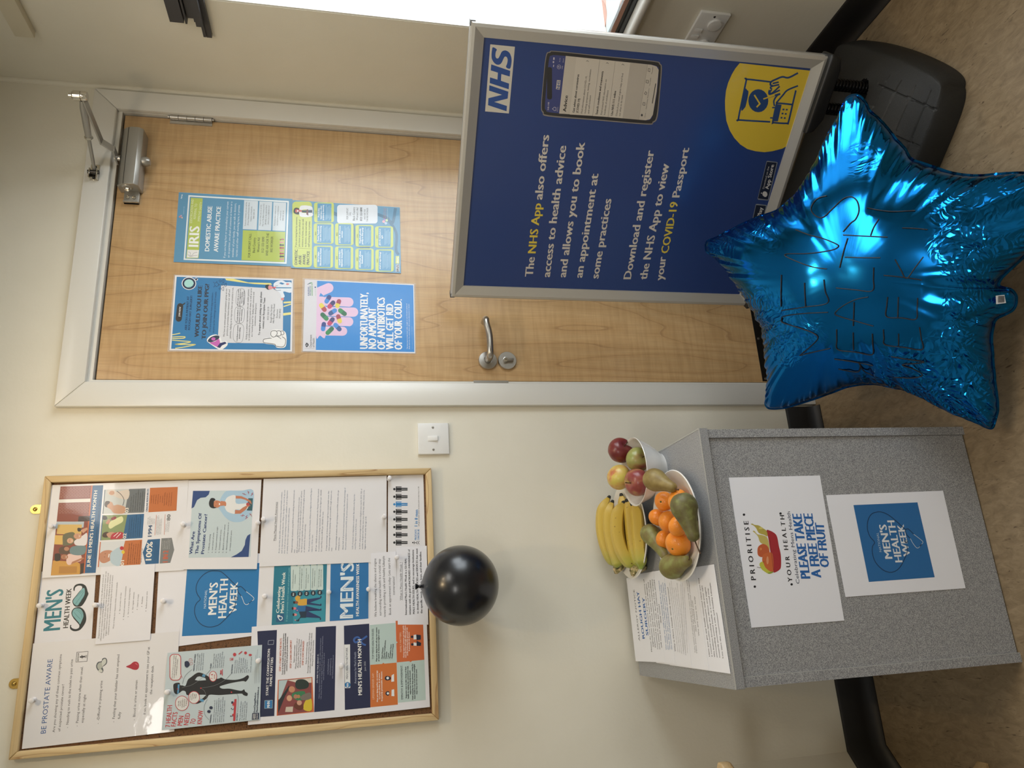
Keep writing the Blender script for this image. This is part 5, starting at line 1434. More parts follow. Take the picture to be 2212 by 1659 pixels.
# ================================================================== printing on the free-standing poster
p=Print(S_sign,1,.0004); p.step=.00012
p.run("""
F 980 80 8.73
K 1
P d4cfc4 592,1402 690,137 1155,183 1041,1442
K 2
P 1c4a96 648,1285 997,1400 1005,1300 765,1223 1018,1160 1031,1030 673,908 667,1010 912,1090 655,1153
P 1c4a96 680,868 1038,985 1045,878 891,825 899,697 1057,745 1066,638 708,515 698,628 834,672 825,803 685,760
S 1c4a96 740,192 812,232 795,280 787,350 800,392 825,405 850,390 880,330 910,275 960,253 1012,265 1060,310 1090,400 1088,500 1060,597 987,568 1008,500 1018,430 1005,385 980,367 955,380 930,430 900,490 860,520 810,518 760,480 720,410 714,330 722,250
F 1120 280 4.6075
K 1
T 142 1460 163 1272 78 d6d0c8 b|The
T 171 1228 228 737 78 e2cc4a b|NHS App
T 236 695 306 58 78 d6d0c8 b|also offers
T 312 1466 476 165 74 d6d0c8 b|access to health advice
T 470 1468 662 130 74 d6d0c8 b|and allows you to book
T 634 1472 796 443 74 d6d0c8 b|an appointment at
T 795 1480 926 693 74 d6d0c8 b|some practices
T 1118 1485 1352 210 74 d6d0c8 b|Download and register
T 1276 1490 1502 343 74 d6d0c8 b|the NHS App to view
T 1437 1496 1470 1265 74 d6d0c8 b|your
T 1490 1228 1590 722 74 e2cc4a b|COVID-19
T 1602 672 1700 185 74 d6d0c8 b|Passport
F 1160 90 7.373
K 1
S 8c8680 64,1040 90,700 140,230 200,162 300,147 1000,222 1850,305 1960,350 1990,430 1960,800 1920,1200 1850,1292 1740,1320 900,1250 180,1192 92,1132
K 2
S 2a2a2e 76,1035 100,700 150,240 212,175 300,160 1000,235 1840,318 1945,360 1972,430 1945,800 1902,1190 1840,1275 1740,1302 900,1232 190,1172 104,1118
K 3
S 3a4480 125,1030 150,700 192,280 235,220 300,215 400,224 800,262 1400,325 1825,368 1915,400 1938,450 1910,800 1842,1170 1800,1235 1730,1250 1200,1205 600,1160 200,1125 145,1090
K 4
P cac2b6 352,1145 458,226 1100,292 1820,368 1905,395 1938,450 1905,800 1845,1165 1800,1235 1730,1252 1000,1190
R 26262a 160 405 240 920 34
P d2cabe 520,1160 628,245 1000,286 885,1182
P d2cabe 893,1184 1006,290 1244,318 1130,1200
P d2cabe 1138,1202 1250,320 1485,338 1362,1220
P bdb5aa 1362,1220 1485,338 1760,362 1620,1242
K 5
L a49c92 5 885,1182 1000,288
L a49c92 5 1130,1200 1246,318
L a49c92 5 1620,1242 1762,362
P cfc8ba 302,755 318,612 376,616 360,765
T 358 752 368 625 44 1c4a96 b|NHS
T 188 1085 196 965 22 c8c4d0 b|10:18
O c8c4d0 7 245,1070 278,1042 303,1050 303,1095 278,1100
C c8c4d0 350 402 32 34
K 6
C 3a4480 350 402 26 28
T 362 412 364 392 28 c8c4d0 b|?
C c8c4d0 362 316 6 6
C c8c4d0 364 291 6 6
C c8c4d0 366 267 6 6
L c8c4d0 12 262,400 266,370
C c8c4d0 262 325 12 16
L c8c4d0 22 268,285 270,255
T 332 1112 338 1040 16 c8c4d0 n|Home
T 408 435 412 385 16 c8c4d0 n|Help
T 425 330 428 268 16 c8c4d0 n|More
T 462 1115 492 860 50 2a2a2e b|Advice
T 597 1130 672 523 34 3a3a3e b|Get advice about coronavirus
T 656 1132 688 908 34 3a3a3e b|(COVID-19)
T 722 1140 800 548 26 4a4a4c n|Find information about COVID-19,
T 776 1143 866 442 26 4a4a4c n|including symptoms, testing, vaccination
T 830 1146 862 855 26 4a4a4c n|and self-isolation
T 966 1158 1060 472 34 3a3a3e b|Search conditions and treatments
T 1036 1163 1112 602 26 4a4a4c n|Find trusted NHS information on
T 1086 1166 1140 775 26 4a4a4c n|hundreds of conditions
T 1206 1176 1262 785 34 3a3a3e b|Use NHS 111 online
T 1276 1185 1376 508 26 4a4a4c n|Check if you need urgent help and find
T 1326 1188 1370 850 26 4a4a4c n|out what to do next
L 3a3a3e 6 785,312 802,300 822,318
L 3a3a3e 6 1102,345 1120,332 1140,352
L 3a3a3e 6 1350,370 1368,356 1388,376
O 4a4a4c 6 1770,470 1775,425 1800,430 1798,480
O 4a4a4c 6 1738,655 1742,612 1775,618 1772,660
O 4a4a4c 6 1710,830 1730,795 1750,815 1735,845
O 4a4a4c 6 1685,1010 1690,968 1720,972 1718,1015
C 4a4a4c 1670 1170 16 20
T 1722 1208 1734 1135 14 4a4a4c n|Advice
T 1742 1075 1768 915 14 4a4a4c n|Appointments
T 1768 895 1790 745 14 4a4a4c n|Prescriptions
T 1800 705 1818 575 14 4a4a4c n|Your health
T 1834 515 1850 400 14 4a4a4c n|Messages
L 2a2a2e 11 1836,982 1890,668
F 1560 120 4.6083
K 1
P e0c23c 175,75 888,152 712,860 600,926 500,952 420,962 330,952 250,930 180,885 120,820 75,745 42,650 30,540 28,450 38,350 60,270 95,190 130,130
K 2
U 24467c 17 478,262 250,236 240,248 200,440 162,630 180,642 475,660
S 24467c 225,342 250,345 262,370 240,480 225,520 190,540
C 24467c 360 450 100 115
U 24467c 18 752,175 660,220 600,212 540,235 490,260 480,290 500,300
U 24467c 16 505,278 560,265
U 24467c 16 495,335 480,320 500,305 565,290
U 24467c 16 490,345 475,360 480,375 500,372 570,308
U 24467c 16 572,345 480,385 465,370 470,345
U 24467c 16 415,432 575,380
U 24467c 16 520,500 515,450 545,400 575,385
U 24467c 16 540,470 600,400 650,345 752,302
U 24467c 17 733,350 700,490 660,660 640,675 520,668 505,655 540,490 560,475 700,488
P 24467c 548,485 592,490 555,655 508,655
L 24467c 14 500,518 535,518
L 24467c 14 480,620 515,622
P 24467c 602,528 622,530 618,546 598,544
P 24467c 636,530 654,532 650,548 632,546
P 24467c 594,568 612,570 608,587 590,585
P 24467c 626,572 644,574 640,590 622,588
P 24467c 584,610 602,612 598,628 580,626
P 24467c 616,613 634,615 630,631 612,629
K 3
L e0c23c 15 322,395 375,480 345,512
L e0c23c 13 412,432 520,395
K 1
P 8a929c 352,1425 442,1052 452,1048 548,1060 552,1068 462,1436 452,1442 360,1436
P 8a929c 250,1855 334,1482 345,1476 440,1488 444,1496 358,1868 350,1876 255,1862
K 2
P 14223c 357,1422 446,1058 543,1067 455,1435
P 14223c 255,1852 338,1488 436,1496 352,1868
K 3
T 418 1326 470 1105 17 d8d8d8 n|Download on the
T 462 1330 518 1088 36 d8d8d8 b|App Store
T 338 1800 405 1512 36 d8d8d8 b|Google Play
S d8d8d8 412,1400 402,1385 405,1362 420,1352 440,1358 450,1378 445,1398 430,1408
P d8d8d8 398,1378 384,1372 392,1360
P d8d8d8 350,1850 368,1818 335,1826
""")
p.obj(sg,'poster_print')
# ================================================================== notices on the front of the cabinet
SCF=Surf((0,CY0+.0055,0),(0,-1,0))
sheet('notice','landscape white notice asking people to take free fruit, upper one on the cabinet front','notice',SCF,(1550,900,2.186),[(160,997),(53,288),(483,278),(598,963)],"""
F 1590 1060 6.914
K 1
T 298 1332 182 455 72 22242a b|P R I O R I T I S E
T 842 1360 716 368 64 22242a b|Y O U R   H E A L T H
C 22242a 280 1433 18 18
C 22242a 118 358 18 18
C 22242a 830 1399 18 18
C 22242a 664 341 18 18
T 950 1390 806 312 50 26304c n|Celebrating Mens Health
T 1110 1304 975 352 140 2a68b0 x|PLEASE TAKE
T 1272 1292 1140 348 140 2a68b0 x|A FREE PIECE
T 1392 1138 1308 488 132 2a68b0 x|OF FRUIT
S a83038 455,600 490,590 600,660 640,830 668,960 672,1120 650,1180 575,1222 555,1190 520,960 480,700
S b8a850 220,500 245,492 275,510 340,520 400,560 455,600 470,680 420,660 340,630 300,560 260,520
S c8b868 250,605 275,600 320,650 400,665 470,710 500,880 440,820 360,770 330,690 290,640
S c4603a 320,930 330,840 400,795 470,830 500,920 440,960 390,992 340,975
S cc6a3c 390,1020 410,950 480,925 545,945 560,1195 510,1205 440,1150 400,1080
S c4c44a 350,1110 360,1075 400,1065 440,1150 510,1205 560,1212 520,1240 470,1235 390,1180 370,1150
K 2
L 5a3a2c 6 372,1150 345,1148 315,1140
C d88a50 370 870 16 20
C e09a70 470 1040 18 60
C 8a5a30 415 1062 7 8
C d8cc70 370 560 30 16
L 8a2630 5 500,700 560,1190
L 6a9a50 10 480,1232 555,1212
""",mat('copy_paper',(240,241,248),.55))
sheet('notice','portrait white notice with a small blue square, lower one on the cabinet front','notice',SCF,(1550,900,2.186),[(604,852),(512,371),(1064,350),(1171,810)],"""
F 1840 1060 6.912
K 1
P 2a6ca8 255,1362 24,215 980,174 1238,1292
K 2
T 448 914 398 625 34 b8ccdc n|NATIONAL
T 608 1010 512 508 108 e4e6e8 b|MEN'S
T 758 1062 634 448 108 e4e6e8 b|HEALTH
T 874 975 774 505 100 e4e6e8 b|WEEK
K 3
U 1c3a5c 10 820,815 830,900 790,1010 720,1140 640,1205 550,1215 450,1170 350,1060 308,930 310,830 340,768 270,680 232,560 245,430 300,345 390,315 470,325 560,370 660,450 800,580
U 1c3a5c 10 795,580 840,570 880,605 925,650
U 1c3a5c 10 795,590 810,640 840,680 875,715
U cdd6dc 7 925,650 1010,715 1062,765 1040,800
U cdd6dc 7 875,715 910,780 960,845 990,855 1015,835
L 1c3a5c 12 1018,830 1040,800
C 1c3a5c 812 755 26 26
K 4
C b8c4cc 815 750 15 16
""",mat('copy_paper',(240,241,248),.55))
# ------------------------------------------------------------------ notices lying on the cabinet
TB=(1340,1230,6.146)
tops=[('white allergy notice with large blue capitals, furthest back on the cabinet top',5,(-.401,-.405,-.018,-.207),"""
K 1
T 262 950 187 268 24 3a3c40 n|ALLERGY NOTICE
T 325 915 245 290 44 2464b0 b|ROUGH HAY
T 375 875 318 370 42 2464b0 b|SURGERY
M c 422 1092 315 130 27 -4 15 26262a b|Please do not consume if you are unsure of/ingredients or may have food allergies/Please note any fruit taken from us and/consumed is the consumers responsibility/and eaten at own risk. Rough Hay Surgery/will not be liable for any incidents should/they occur!
"""),('white notice with blue print, second from the back on the cabinet top',4,(-.402,-.400,-.06,-.264),"""
K 1
M l 617 1070 515 150 24 -2 15 3a6ca8 b|This week our staff are wearing BLUE to support/the mission of Men's Health Awareness Week./'Wear Blue' days recognise the need to support/the mental and physical health of men and boys
"""),('white notice with dense small print, third from the back on the cabinet top',3,(-.404,-.402,-.10,-.348),"""
K 1
T 735 1090 635 235 16 222226 b|Why is Men's Health Week Important?
M l 768 1092 650 130 26 12 10 46484c n|Men's Health Week is an important time to raise awareness of the health issues that/affect men disproportionately and encourages men to seek help when they need it most/Men are less likely to visit their doctor when they are ill and less likely to report/on the symptoms of disease or illness. Men in England die nearly four years earlier/than women and one in five men die before the age of 65 years old and this must change
M l 845 1105 800 180 24 4 9 5a5c60 n|of their physical health and around their mental health and wellbeing at home and at work and/with friends family and colleagues talking openly about the things which matter the most to them/making small changes to improve their lifestyle choices can help to prevent many conditions
"""),('white notice with four lines of large print, second from the front on the cabinet top',2,(-.4075,-.404,-.15,-.427),"""
K 1
T 1000 1108 885 140 15 26262a n|Take notice of what's going on in your body and mind
T 1020 1110 910 150 15 26262a n|Have you noticed any recent physical changes?
T 1012 825 960 415 18 26262a n|Get checked out!
T 1050 885 990 358 18 26262a n|We are here to help
"""),('white notice of large print nearest the front edge of the cabinet top',1,(-.41,-.406,-.23,-.516),"""
K 1
T 1190 1155 1045 118 17 26262a b|Have you got any health concerns? Have you had
T 1222 1160 1090 215 17 26262a b|a recent routine appointment with your GP?
T 1258 1165 1130 235 17 26262a b|We believe breaking the silence and stigma
T 1290 1168 1168 250 17 26262a b|surrounding mental health is a crucial step
T 1325 1172 1195 178 17 26262a b|towards providing a safe and healthy Lifestyle
T 1368 1178 1285 578 17 26262a b|Lets start the conversation!
""")]
for lab,k,(xa,xb,yb,yf),src in tops:
    zz=CH+.0006+k*.0005; s_=Surf((0,0,zz),(0,0,1)); wd=.205
    vs=[]; N=6; fs=[]; q=[Vector((xb,yb,zz)),Vector((xb+wd,yb+.004,zz)),Vector((xa+wd,yf+.004,zz)),Vector((xa,yf,zz))]
    b=B(); b.add([v for v in q]+[v+Vector((0,0,.0003)) for v in q],[(0,3,2,1),(4,5,6,7),(0,1,5,4),(1,2,6,5),(2,3,7,6),(3,0,4,7)])
    o=b.obj('notice',mat('copy_paper',(240,241,248),.55)); tag(o,lab,'notice','notices on the cabinet top')
    p=Print(s_,0,.0004); p.fr=TB; p.step=.00005; p.run(src); p.obj(o)
# ================================================================== crockery and fruit
def plate(lab,c,R,name='plate'):
    t=B().lathe([(0,.006),(.055,.006),(.058,.0),(.062,.0),(.064,.006),(.09,.012),(R-.004,.0265),(R,.0285),(R+.001,.0300),(R-.001,.0315),(R-.006,.0300),(.088,.0165),(.066,.0105),(0,.0100)],(c[0],c[1],CH),(0,0,1),72).obj(name,M_ceramic,None,sm=50)
    return tag(t,lab,'plate')
plate('shallow white bowl-shaped plate of oranges and pears near the front of the cabinet',(-.113,-.416),.117)
plate('shallow white plate holding the bananas, against the wall',(-.088,-.134),.119)
bw=B().lathe([(0,.004),(.036,.004),(.038,0),(.042,0),(.043,.005),(.054,.018),(.068,.040),(.0775,.062),(.080,.0655),(.0795,.067),(.0775,.0665),(.0750,.063),(.065,.041),(.052,.024),(.040,.012),(0,.009)],(.026,-.306,CH),(0,0,1),72).obj('bowl',M_ceramic,None,sm=50)
tag(bw,'small deep white bowl heaped with apples at the right of the cabinet top','bowl')
def fruitmat(name,c1,c2,c3,scale,st=(1,1,1),rough=.35,bump=0,stops=(.35,.5,.65),coat=.15):
    return noisemat(name,[(stops[0],c1),(stops[1],c2),(stops[2],c3)],scale,rough=rough,detail=7,stretch=st,bump=bump,coat=coat)
def orient(name,b,origin,axis,m,parent=None): pass
M_stalk=mat('brown_stalk',(78,56,36),.7)
def apple(lab,c,r,ax,m,grp='apples in the white bowl'):
    t=thing('apple',lab,'apple',c,grp); ax=Vector(ax).normalized()
    prof=[]
    for i in range(25):
        a=-PI/2+PI*i/24; rr=math.cos(a)*r*(1.0+.05*math.sin(a)); h=math.sin(a)*r*.90
        if i>18: h-=((i-18)/6)**2*r*.30; 
        if i<5: h+=((5-i)/5)**2*r*.16
        prof.append((max(rr,0),h))
    prof[0]=(0,prof[0][1]); prof[-1]=(0,prof[-1][1])
    B().lathe(prof,c,ax,40,wob=lambda t,i:1+.02*math.cos(5*t+1)*(i<8)+.012*math.cos(3*t)).obj('flesh',m,t,sm=80)
    top=Vector(c)+ax*r*.55; B().tube([top,top+ax*r*.28+Vector((.001,0,0)),top+ax*r*.50+Vector((.003,0,.001))],[.0012,.001,.0014],8).obj('stalk',M_stalk,t,sm=60)
ap_dark=fruitmat('dark_red_apple_skin',(96,28,34),(120,44,42),(140,116,62),38,(1,1,.35),stops=(.3,.55,.78))
ap_yel=fruitmat('yellow_apple_skin',(206,190,92),(208,176,92),(196,116,78),46,(1.2,1.2,.25),stops=(.38,.5,.68))
ap_grn=fruitmat('green_apple_skin',(146,152,84),(156,144,84),(134,70,58),40,(1,1,.3),stops=(.4,.55,.72))
ap_red=fruitmat('striped_red_apple_skin',(132,52,54),(152,80,68),(184,164,86),44,(1,1,.25),stops=(.35,.52,.72))
apple('dark red apple highest in the bowl, on the side towards the door',(.087,-.260,.731),.0315,(.25,-.6,-.2),ap_dark)
apple('yellow apple with pink streaks at the top left of the bowl of apples',(.0205,-.270,.746),.0300,(-.3,.35,-.85),ap_yel)
apple('green apple with a red blush tucked at the right inside the bowl of apples',(.0525,-.315,.712),.0290,(.1,-.9,-.35),ap_grn)
apple('red striped apple with a yellow patch at the front of the bowl of apples',(-.003,-.330,.725),.0315,(-.15,-.25,.95),ap_red)
apple('dark red apple half hidden under the striped one in the bowl',(-.003,-.292,.699),.0245,(0,-.3,.9),ap_dark)
def orangemat():
    m=noisemat('orange_peel',[(.3,(238,136,34)),(.7,(246,156,52))],8,rough=.38,coat=.2); nt=m.node_tree; b=nt.nodes['Principled BSDF']
    t=nd(nt,'TexCoord'); n=nd(nt,'TexNoise'); n.inputs['Scale'].default_value=420; n.inputs['Detail'].default_value=1
    bp=nd(nt,'Bump'); bp.inputs['Strength'].default_value=.55; bp.inputs['Distance'].default_value=.0012
    nt.links.new(t.outputs['Object'],n.inputs['Vector']); nt.links.new(n.outputs['Fac'],bp.inputs['Height']); nt.links.new(bp.outputs['Normal'],b.inputs['Normal']); return m
M_or=orangemat(); M_nub=mat('green_stalk_end',(78,92,40),.7)
def orange(lab,c,r,ax):
    t=thing('orange',lab,'orange',c,'small oranges on the front plate'); ax=Vector(ax).normalized()
    prof=[(math.cos(-PI/2+PI*i/22)*r,math.sin(-PI/2+PI*i/22)*r*.86-(max(0,i-19)/3)**2*r*.07) for i in range(23)]; prof[0]=(0,prof[0][1]); prof[-1]=(0,prof[-1][1])
    B().lathe(prof,c,ax,40,wob=lambda t_,i:1+.02*math.cos(8*t_)*max(0,i-15)/7+.01*math.cos(3*t_+1)).obj('peel',M_or,t,sm=80)
    p=Vector(c)+ax*(prof[-1][1]-.0004); B().lathe([(.0022,0),(.0024,.0008),(.0010,.0014),(0,.0013)],p,ax,8).obj('stalk_end',M_nub,t)
orange('small orange showing its green stalk end, next to the brown pear',(-.057,-.385,.690),.0215,(-.15,-.65,.75))
orange('small orange behind the rounded end of the dark green pear',(-.066,-.458,.691),.0235,(.5,.3,.8))
orange('small orange furthest back on the front plate, touching the rear pear',(-.087,-.345,.692),.0215,(-.8,.2,.4))
orange('small orange in the very middle of the pile on the front plate',(-.103,-.400,.694),.0225,(.3,.7,.6))
orange('small orange partly under the neck of the dark green pear',(-.121,-.462,.699),.0225,(.6,.6,.4))
orange('small orange between the rear pear and the largest orange',(-.138,-.362,.690),.0210,(.2,.8,.5))
orange('largest orange, at the left of the pile beside the leftmost pear',(-.155,-.433,.692),.0275,(-.45,-.35,.75))
def pear(lab,c,e,r,m,stem):
    t=thing('pear',lab,'pear',c,'pears on the front plate'); c=Vector(c); e=Vector(e); ax=(e-c).normalized(); L=(e-c).length+r*.25
    prof=[]
    for i in range(30):
        u=i/29; h=-r*.98+u*(L+r*.98)
        if h<r*.35: rr=r*math.sqrt(max(0,1-(h/ (r*1.0))**2)) if h<0 else r*math.sqrt(max(0,1-(h/(r*2.2))**2))
        else:
            q=(h-r*.35)/(L-r*.35); base=r*math.sqrt(1-(.35/2.2)**2); rr=base*(1-q)+r*.40*q - r*.10*math.sin(q*PI); 
            if q>.82: rr*=math.sqrt(max(0,1-((q-.82)/.18)**2))
        prof.append((rr,h))
    prof[0]=(0,prof[0][1]+.0006); prof[-1]=(0,prof[-1][1])
    B().lathe(prof,c,ax,40,wob=lambda t_,i:1+.015*math.cos(3*t_+i*.1)).obj('flesh',m,t,sm=80)
    tp=c+ax*(L-.002); s_=Vector(stem); B().tube([tp-ax*.002,tp+ax*.004+s_*.3,tp+ax*.006+s_],[.0017,.0013,.0019],8).obj('stalk',M_stalk,t,sm=60)
p_gr=fruitmat('green_russet_pear_skin',(120,104,62),(126,120,66),(140,144,84),60,rough=.5,bump=.1,stops=(.32,.5,.68),coat=0)
p_dk=fruitmat('dark_green_pear_skin',(96,88,54),(106,102,58),(130,134,78),70,rough=.5,bump=.1,stops=(.35,.52,.7),coat=0)
p_br=fruitmat('brown_pear_skin',(128,106,58),(140,120,68),(158,138,82),45,rough=.5,bump=.08,coat=0)
pear('smooth brown pear leaning on the rim of the apple bowl',(-.016,-.428,.726),(-.043,-.474,.704),.0245,p_br,(-.001,-.002,-.002))
pear('dark green pear lying across the front of the oranges, stalk pointing left',(-.087,-.515,.7065),(-.154,-.525,.698),.0275,p_dk,(-.020,-.006,-.004))
pear('mottled green pear at the back left of the oranges, near the bananas',(-.119,-.315,.703),(-.1775,-.378,.699),.0220,p_gr,(-.001,-.001,0))
pear('mottled green pear at the far left of the plate, stalk towards the camera',(-.199,-.405,.7005),(-.193,-.470,.692),.0265,p_gr,(.010,-.006,.004))
# bananas: two bunches, five-sided rounded fruit with dark tips and a cut crown
def bananamat():
    m=bpy.data.materials.new('banana_skin'); m.use_nodes=True; nt=m.node_tree; b=nt.nodes['Principled BSDF']; L=nt.links.new
    at=nd(nt,'Attribute'); at.attribute_name='along'
    t=nd(nt,'TexCoord'); n=nd(nt,'TexNoise'); n.inputs['Scale'].default_value=55; n.inputs['Detail'].default_value=5; L(t.outputs['Object'],n.inputs['Vector'])
    ad=nd(nt,'Math',operation='MULTIPLY_ADD'); ad.inputs[1].default_value=.16; L(n.outputs['Fac'],ad.inputs[0]); L(at.outputs['Fac'],ad.inputs[2])
    r=nd(nt,'ValToRGB'); e=r.color_ramp.elements; e[0].position=.08; e[0].color=rgb((196,160,58)); e[1].position=1.0; e[1].color=rgb((138,156,62))
    for p,c in ((.2,(208,176,72)),(.62,(212,184,82)),(.84,(184,180,78))): x=e.new(p); x.color=rgb(c)
    L(ad.outputs[0],r.inputs['Fac'])
    n2=nd(nt,'TexNoise'); n2.inputs['Scale'].default_value=90; n2.inputs['Detail'].default_value=1; L(t.outputs['Object'],n2.inputs['Vector'])
    r2=nd(nt,'ValToRGB'); r2.color_ramp.elements[0].position=.74; r2.color_ramp.elements[0].color=(0,0,0,1); r2.color_ramp.elements[1].position=.79; r2.color_ramp.elements[1].color=(1,1,1,1); L(n2.outputs['Fac'],r2.inputs['Fac'])
    mx=nd(nt,'MixRGB'); mx.inputs['Color2'].default_value=rgb((110,78,34)); L(r2.outputs['Color'],mx.inputs['Fac']); L(r.outputs['Color'],mx.inputs['Color1']); L(mx.outputs['Color'],b.inputs['Base Color'])
    b.inputs['Roughness'].default_value=.42; return m
M_ban=bananamat(); M_tip=mat('dark_banana_tip',(38,36,30),.7,bump=.2,bscale=300); M_crown=noisemat('cut_banana_crown',[(.35,(66,62,40)),(.5,(150,140,90)),(.65,(214,190,150))],120,rough=.8,bump=.6)
def banana(parent,pts,r):
    P=spline(pts,9); n=len(P); seg=20; a=None; vs=[]; al=[]
    for i in range(n):
        T=(P[min(i+1,n-1)]-P[max(i-1,0)]).normalized()
        a=(a-T*a.dot(T)).normalized() if a is not None else (Vector((0,-.5,.87))-T*Vector((0,-.5,.87)).dot(T)).normalized()
        b=T.cross(a); u=i/(n-1)
        k=min(1,(.30+.70*math.sin(min(1,u/.20)*PI/2))) if u<.20 else 1
        if u>.74: k=1-(1-.30)*(1-math.cos(min(1,(u-.74)/.24)*PI))/2
        for s_ in range(seg):
            t=2*PI*s_/seg; w=1-.15*(.5-.5*math.cos(5*t))**.7
            vs.append(P[i]+(a*math.cos(t)+b*math.sin(t))*r*k*w*(1.06)); al.append(u)
    f=[(i*seg+s_,i*seg+(s_+1)%seg,(i+1)*seg+(s_+1)%seg,(i+1)*seg+s_) for i in range(n-1) for s_ in range(seg)]+[tuple(reversed(range(seg))),tuple((n-1)*seg+s_ for s_ in range(seg))]
    me=bpy.data.meshes.new('banana'); me.from_pydata([tuple(v) for v in vs],[],f)
    at=me.attributes.new('along','FLOAT','POINT'); at.data.foreach_set('value',al); smooth(me,35)
    bm=bmesh.new(); bm.from_mesh(me); bmesh.ops.recalc_face_normals(bm,faces=bm.faces); bm.to_mesh(me); bm.free()
    o=link('banana',me,M_ban,parent)
    d=(P[0]-P[1]).normalized(); B().tube([P[0]-d*.002,P[0]+d*.003,P[0]+d*.007],[r*.36,r*.34,r*.22],10).obj('tip',M_tip,o,sm=50)
    return P[-1]
def pth(fr,y,pts,dy=None):
    ox,oy,z=fr; return [atY(ox+a/z,oy+b/z,y+(dy[i] if dy else 0)) for i,(a,b) in enumerate(pts)]
FB=(1280,1040,7.54)
bb=thing('banana_bunch','bunch of two bananas furthest back, resting against the wall','bananas',(-.08,-.08,.70),'bananas on the rear plate')
e1=banana(bb,pth(FB,-.052,[(262,270),(165,450),(145,700),(180,950),(270,1200),(370,1330),(405,1390)]),.0150)
e2=banana(bb,pth(FB,-.086,[(318,345),(262,520),(262,800),(315,1050),(385,1250),(420,1370),(430,1395)]),.0148)
cr=atY(1280+418/7.54,1040+1405/7.54,-.070)
B().lathe([(.007,-.010),(.0125,-.003),(.0150,.007),(.0105,.011),(0,.009)],cr,(-.75,-.1,-.45),9,wob=lambda t,i:1+.25*math.cos(2*t)+.1*math.cos(5*t+i)).obj('crown',M_crown,bb)
bb=thing('banana_bunch','nearer bunch of bananas with a pale cut crown, lying on the rear plate','bananas',(-.09,-.16,.70),'bananas on the rear plate')
banana(bb,pth(FB,-.138,[(500,360),(420,520),(405,800),(455,1050),(540,1230),(650,1350),(705,1400)]),.0178)
banana(bb,pth(FB,-.112,[(470,235),(500,400),(530,600),(570,850),(620,1100),(690,1300),(730,1400)]),.0150)
banana(bb,pth(FB,-.162,[(560,330),(610,500),(635,750),(665,1000),(705,1200),(760,1340),(775,1420)]),.0160)
banana(bb,pth(FB,-.202,[(650,380),(715,500),(735,750),(755,1000),(775,1200),(790,1340),(785,1430)]),.0150)
cr=atY(1280+735/7.54,1040+1420/7.54,-.146)
B().lathe([(.011,-.014),(.0175,-.005),(.0195,.007),(.0150,.012),(0,.010)],cr,(-.80,-.15,-.30),11,wob=lambda t,i:1+.28*math.cos(2*t)+.09*math.cos(5*t+i)).obj('crown',M_crown,bb)
# ================================================================== black balloon
M_rubber=mat('black_balloon_latex',(14,17,25),.30,coat=.35,coatr=.2,spec=.5)
bc=atY(995,1264,-.112)
bl=thing('round_balloon','shiny black round balloon hanging on the lower edge of the notice board','balloon',tuple(bc))
ad=Vector((.03,.12,1)).normalized()
pr=[]
for i in range(49):
    a=-PI/2+PI*i/48; pr.append((math.cos(a)*.0925,math.sin(a)*.0905+(max(0,i-42)/6)**2*.004))
pr[0]=(0,pr[0][1]); pr[-1]=(.003,pr[-1][1])
B().lathe(pr,bc,ad,96).obj('balloon_skin',M_rubber,bl,sm=80)
nk=bc+ad*.093; B().lathe([(.003,0),(.0045,.003),(.003,.006),(.0055,.009),(.0075,.013),(.006,.014),(0,.010)],nk,ad,14).obj('knot',M_rubber,bl,sm=60)
# ================================================================== big blue foil star
AZ_,TL_=math.radians(-36),math.radians(54)
nS=Vector((math.sin(AZ_)*math.cos(TL_),-math.cos(AZ_)*math.cos(TL_),math.sin(TL_)))
exS=Vector((math.cos(AZ_),math.sin(AZ_),0)); eyS=nS.cross(exS)
D0=atZ(2140,918,.052)
FS=(1500,180,2.183)
out=[(55,768),(62,745),(110,725),(200,678),(300,632),(385,603),(440,560),(500,498),(560,400),(610,290),(660,190),(697,120),(715,75),(745,57),(780,63),(812,100),(826,130),(880,180),(940,250),(990,310),(1022,358),(1075,378),(1140,400),(1220,425),(1320,437),(1430,430),(1554,424),(1670,440),(1745,480),(1768,528),(1740,600),(1650,720),(1554,815),(1485,880),(1442,925),(1434,955),(1462,966),(1492,975),(1512,1000),(1514,1040),(1500,1068),(1465,1088),(1425,1108),(1408,1140),(1400,1200),(1405,1280),(1415,1400),(1428,1520),(1420,1580),(1405,1622),(1375,1622),(1335,1600),(1260,1570),(1150,1520),(1020,1455),(880,1420),(800,1418),(720,1430),(640,1460),(540,1495),(440,1525),(385,1533),(345,1527),(337,1500),(346,1440),(346,1350),(336,1230),(322,1140),(298,1100),(230,990),(160,890),(90,815),(62,790)]
def s2(x,y): 
    P=hit(FS[0]+x/FS[2],FS[1]+y/FS[2],D0,nS)-D0; return (P.dot(exS),P.dot(eyS))
raw=[s2(x,y) for x,y in out]
sm_=[(p.x,p.y) for p in spline([(a,b,0) for a,b in raw],6,True)]
O=np.array(sm_); seg=np.linalg.norm(np.roll(O,-1,0)-O,axis=1); cum=np.concatenate([[0],np.cumsum(seg)]); NS=900
tt=np.linspace(0,cum[-1],NS,endpoint=False); Oc=np.vstack([O,O[:1]]); ol=np.stack([np.interp(tt,cum,Oc[:,0]),np.interp(tt,cum,Oc[:,1])],1)
cS=np.array(s2(800,900))
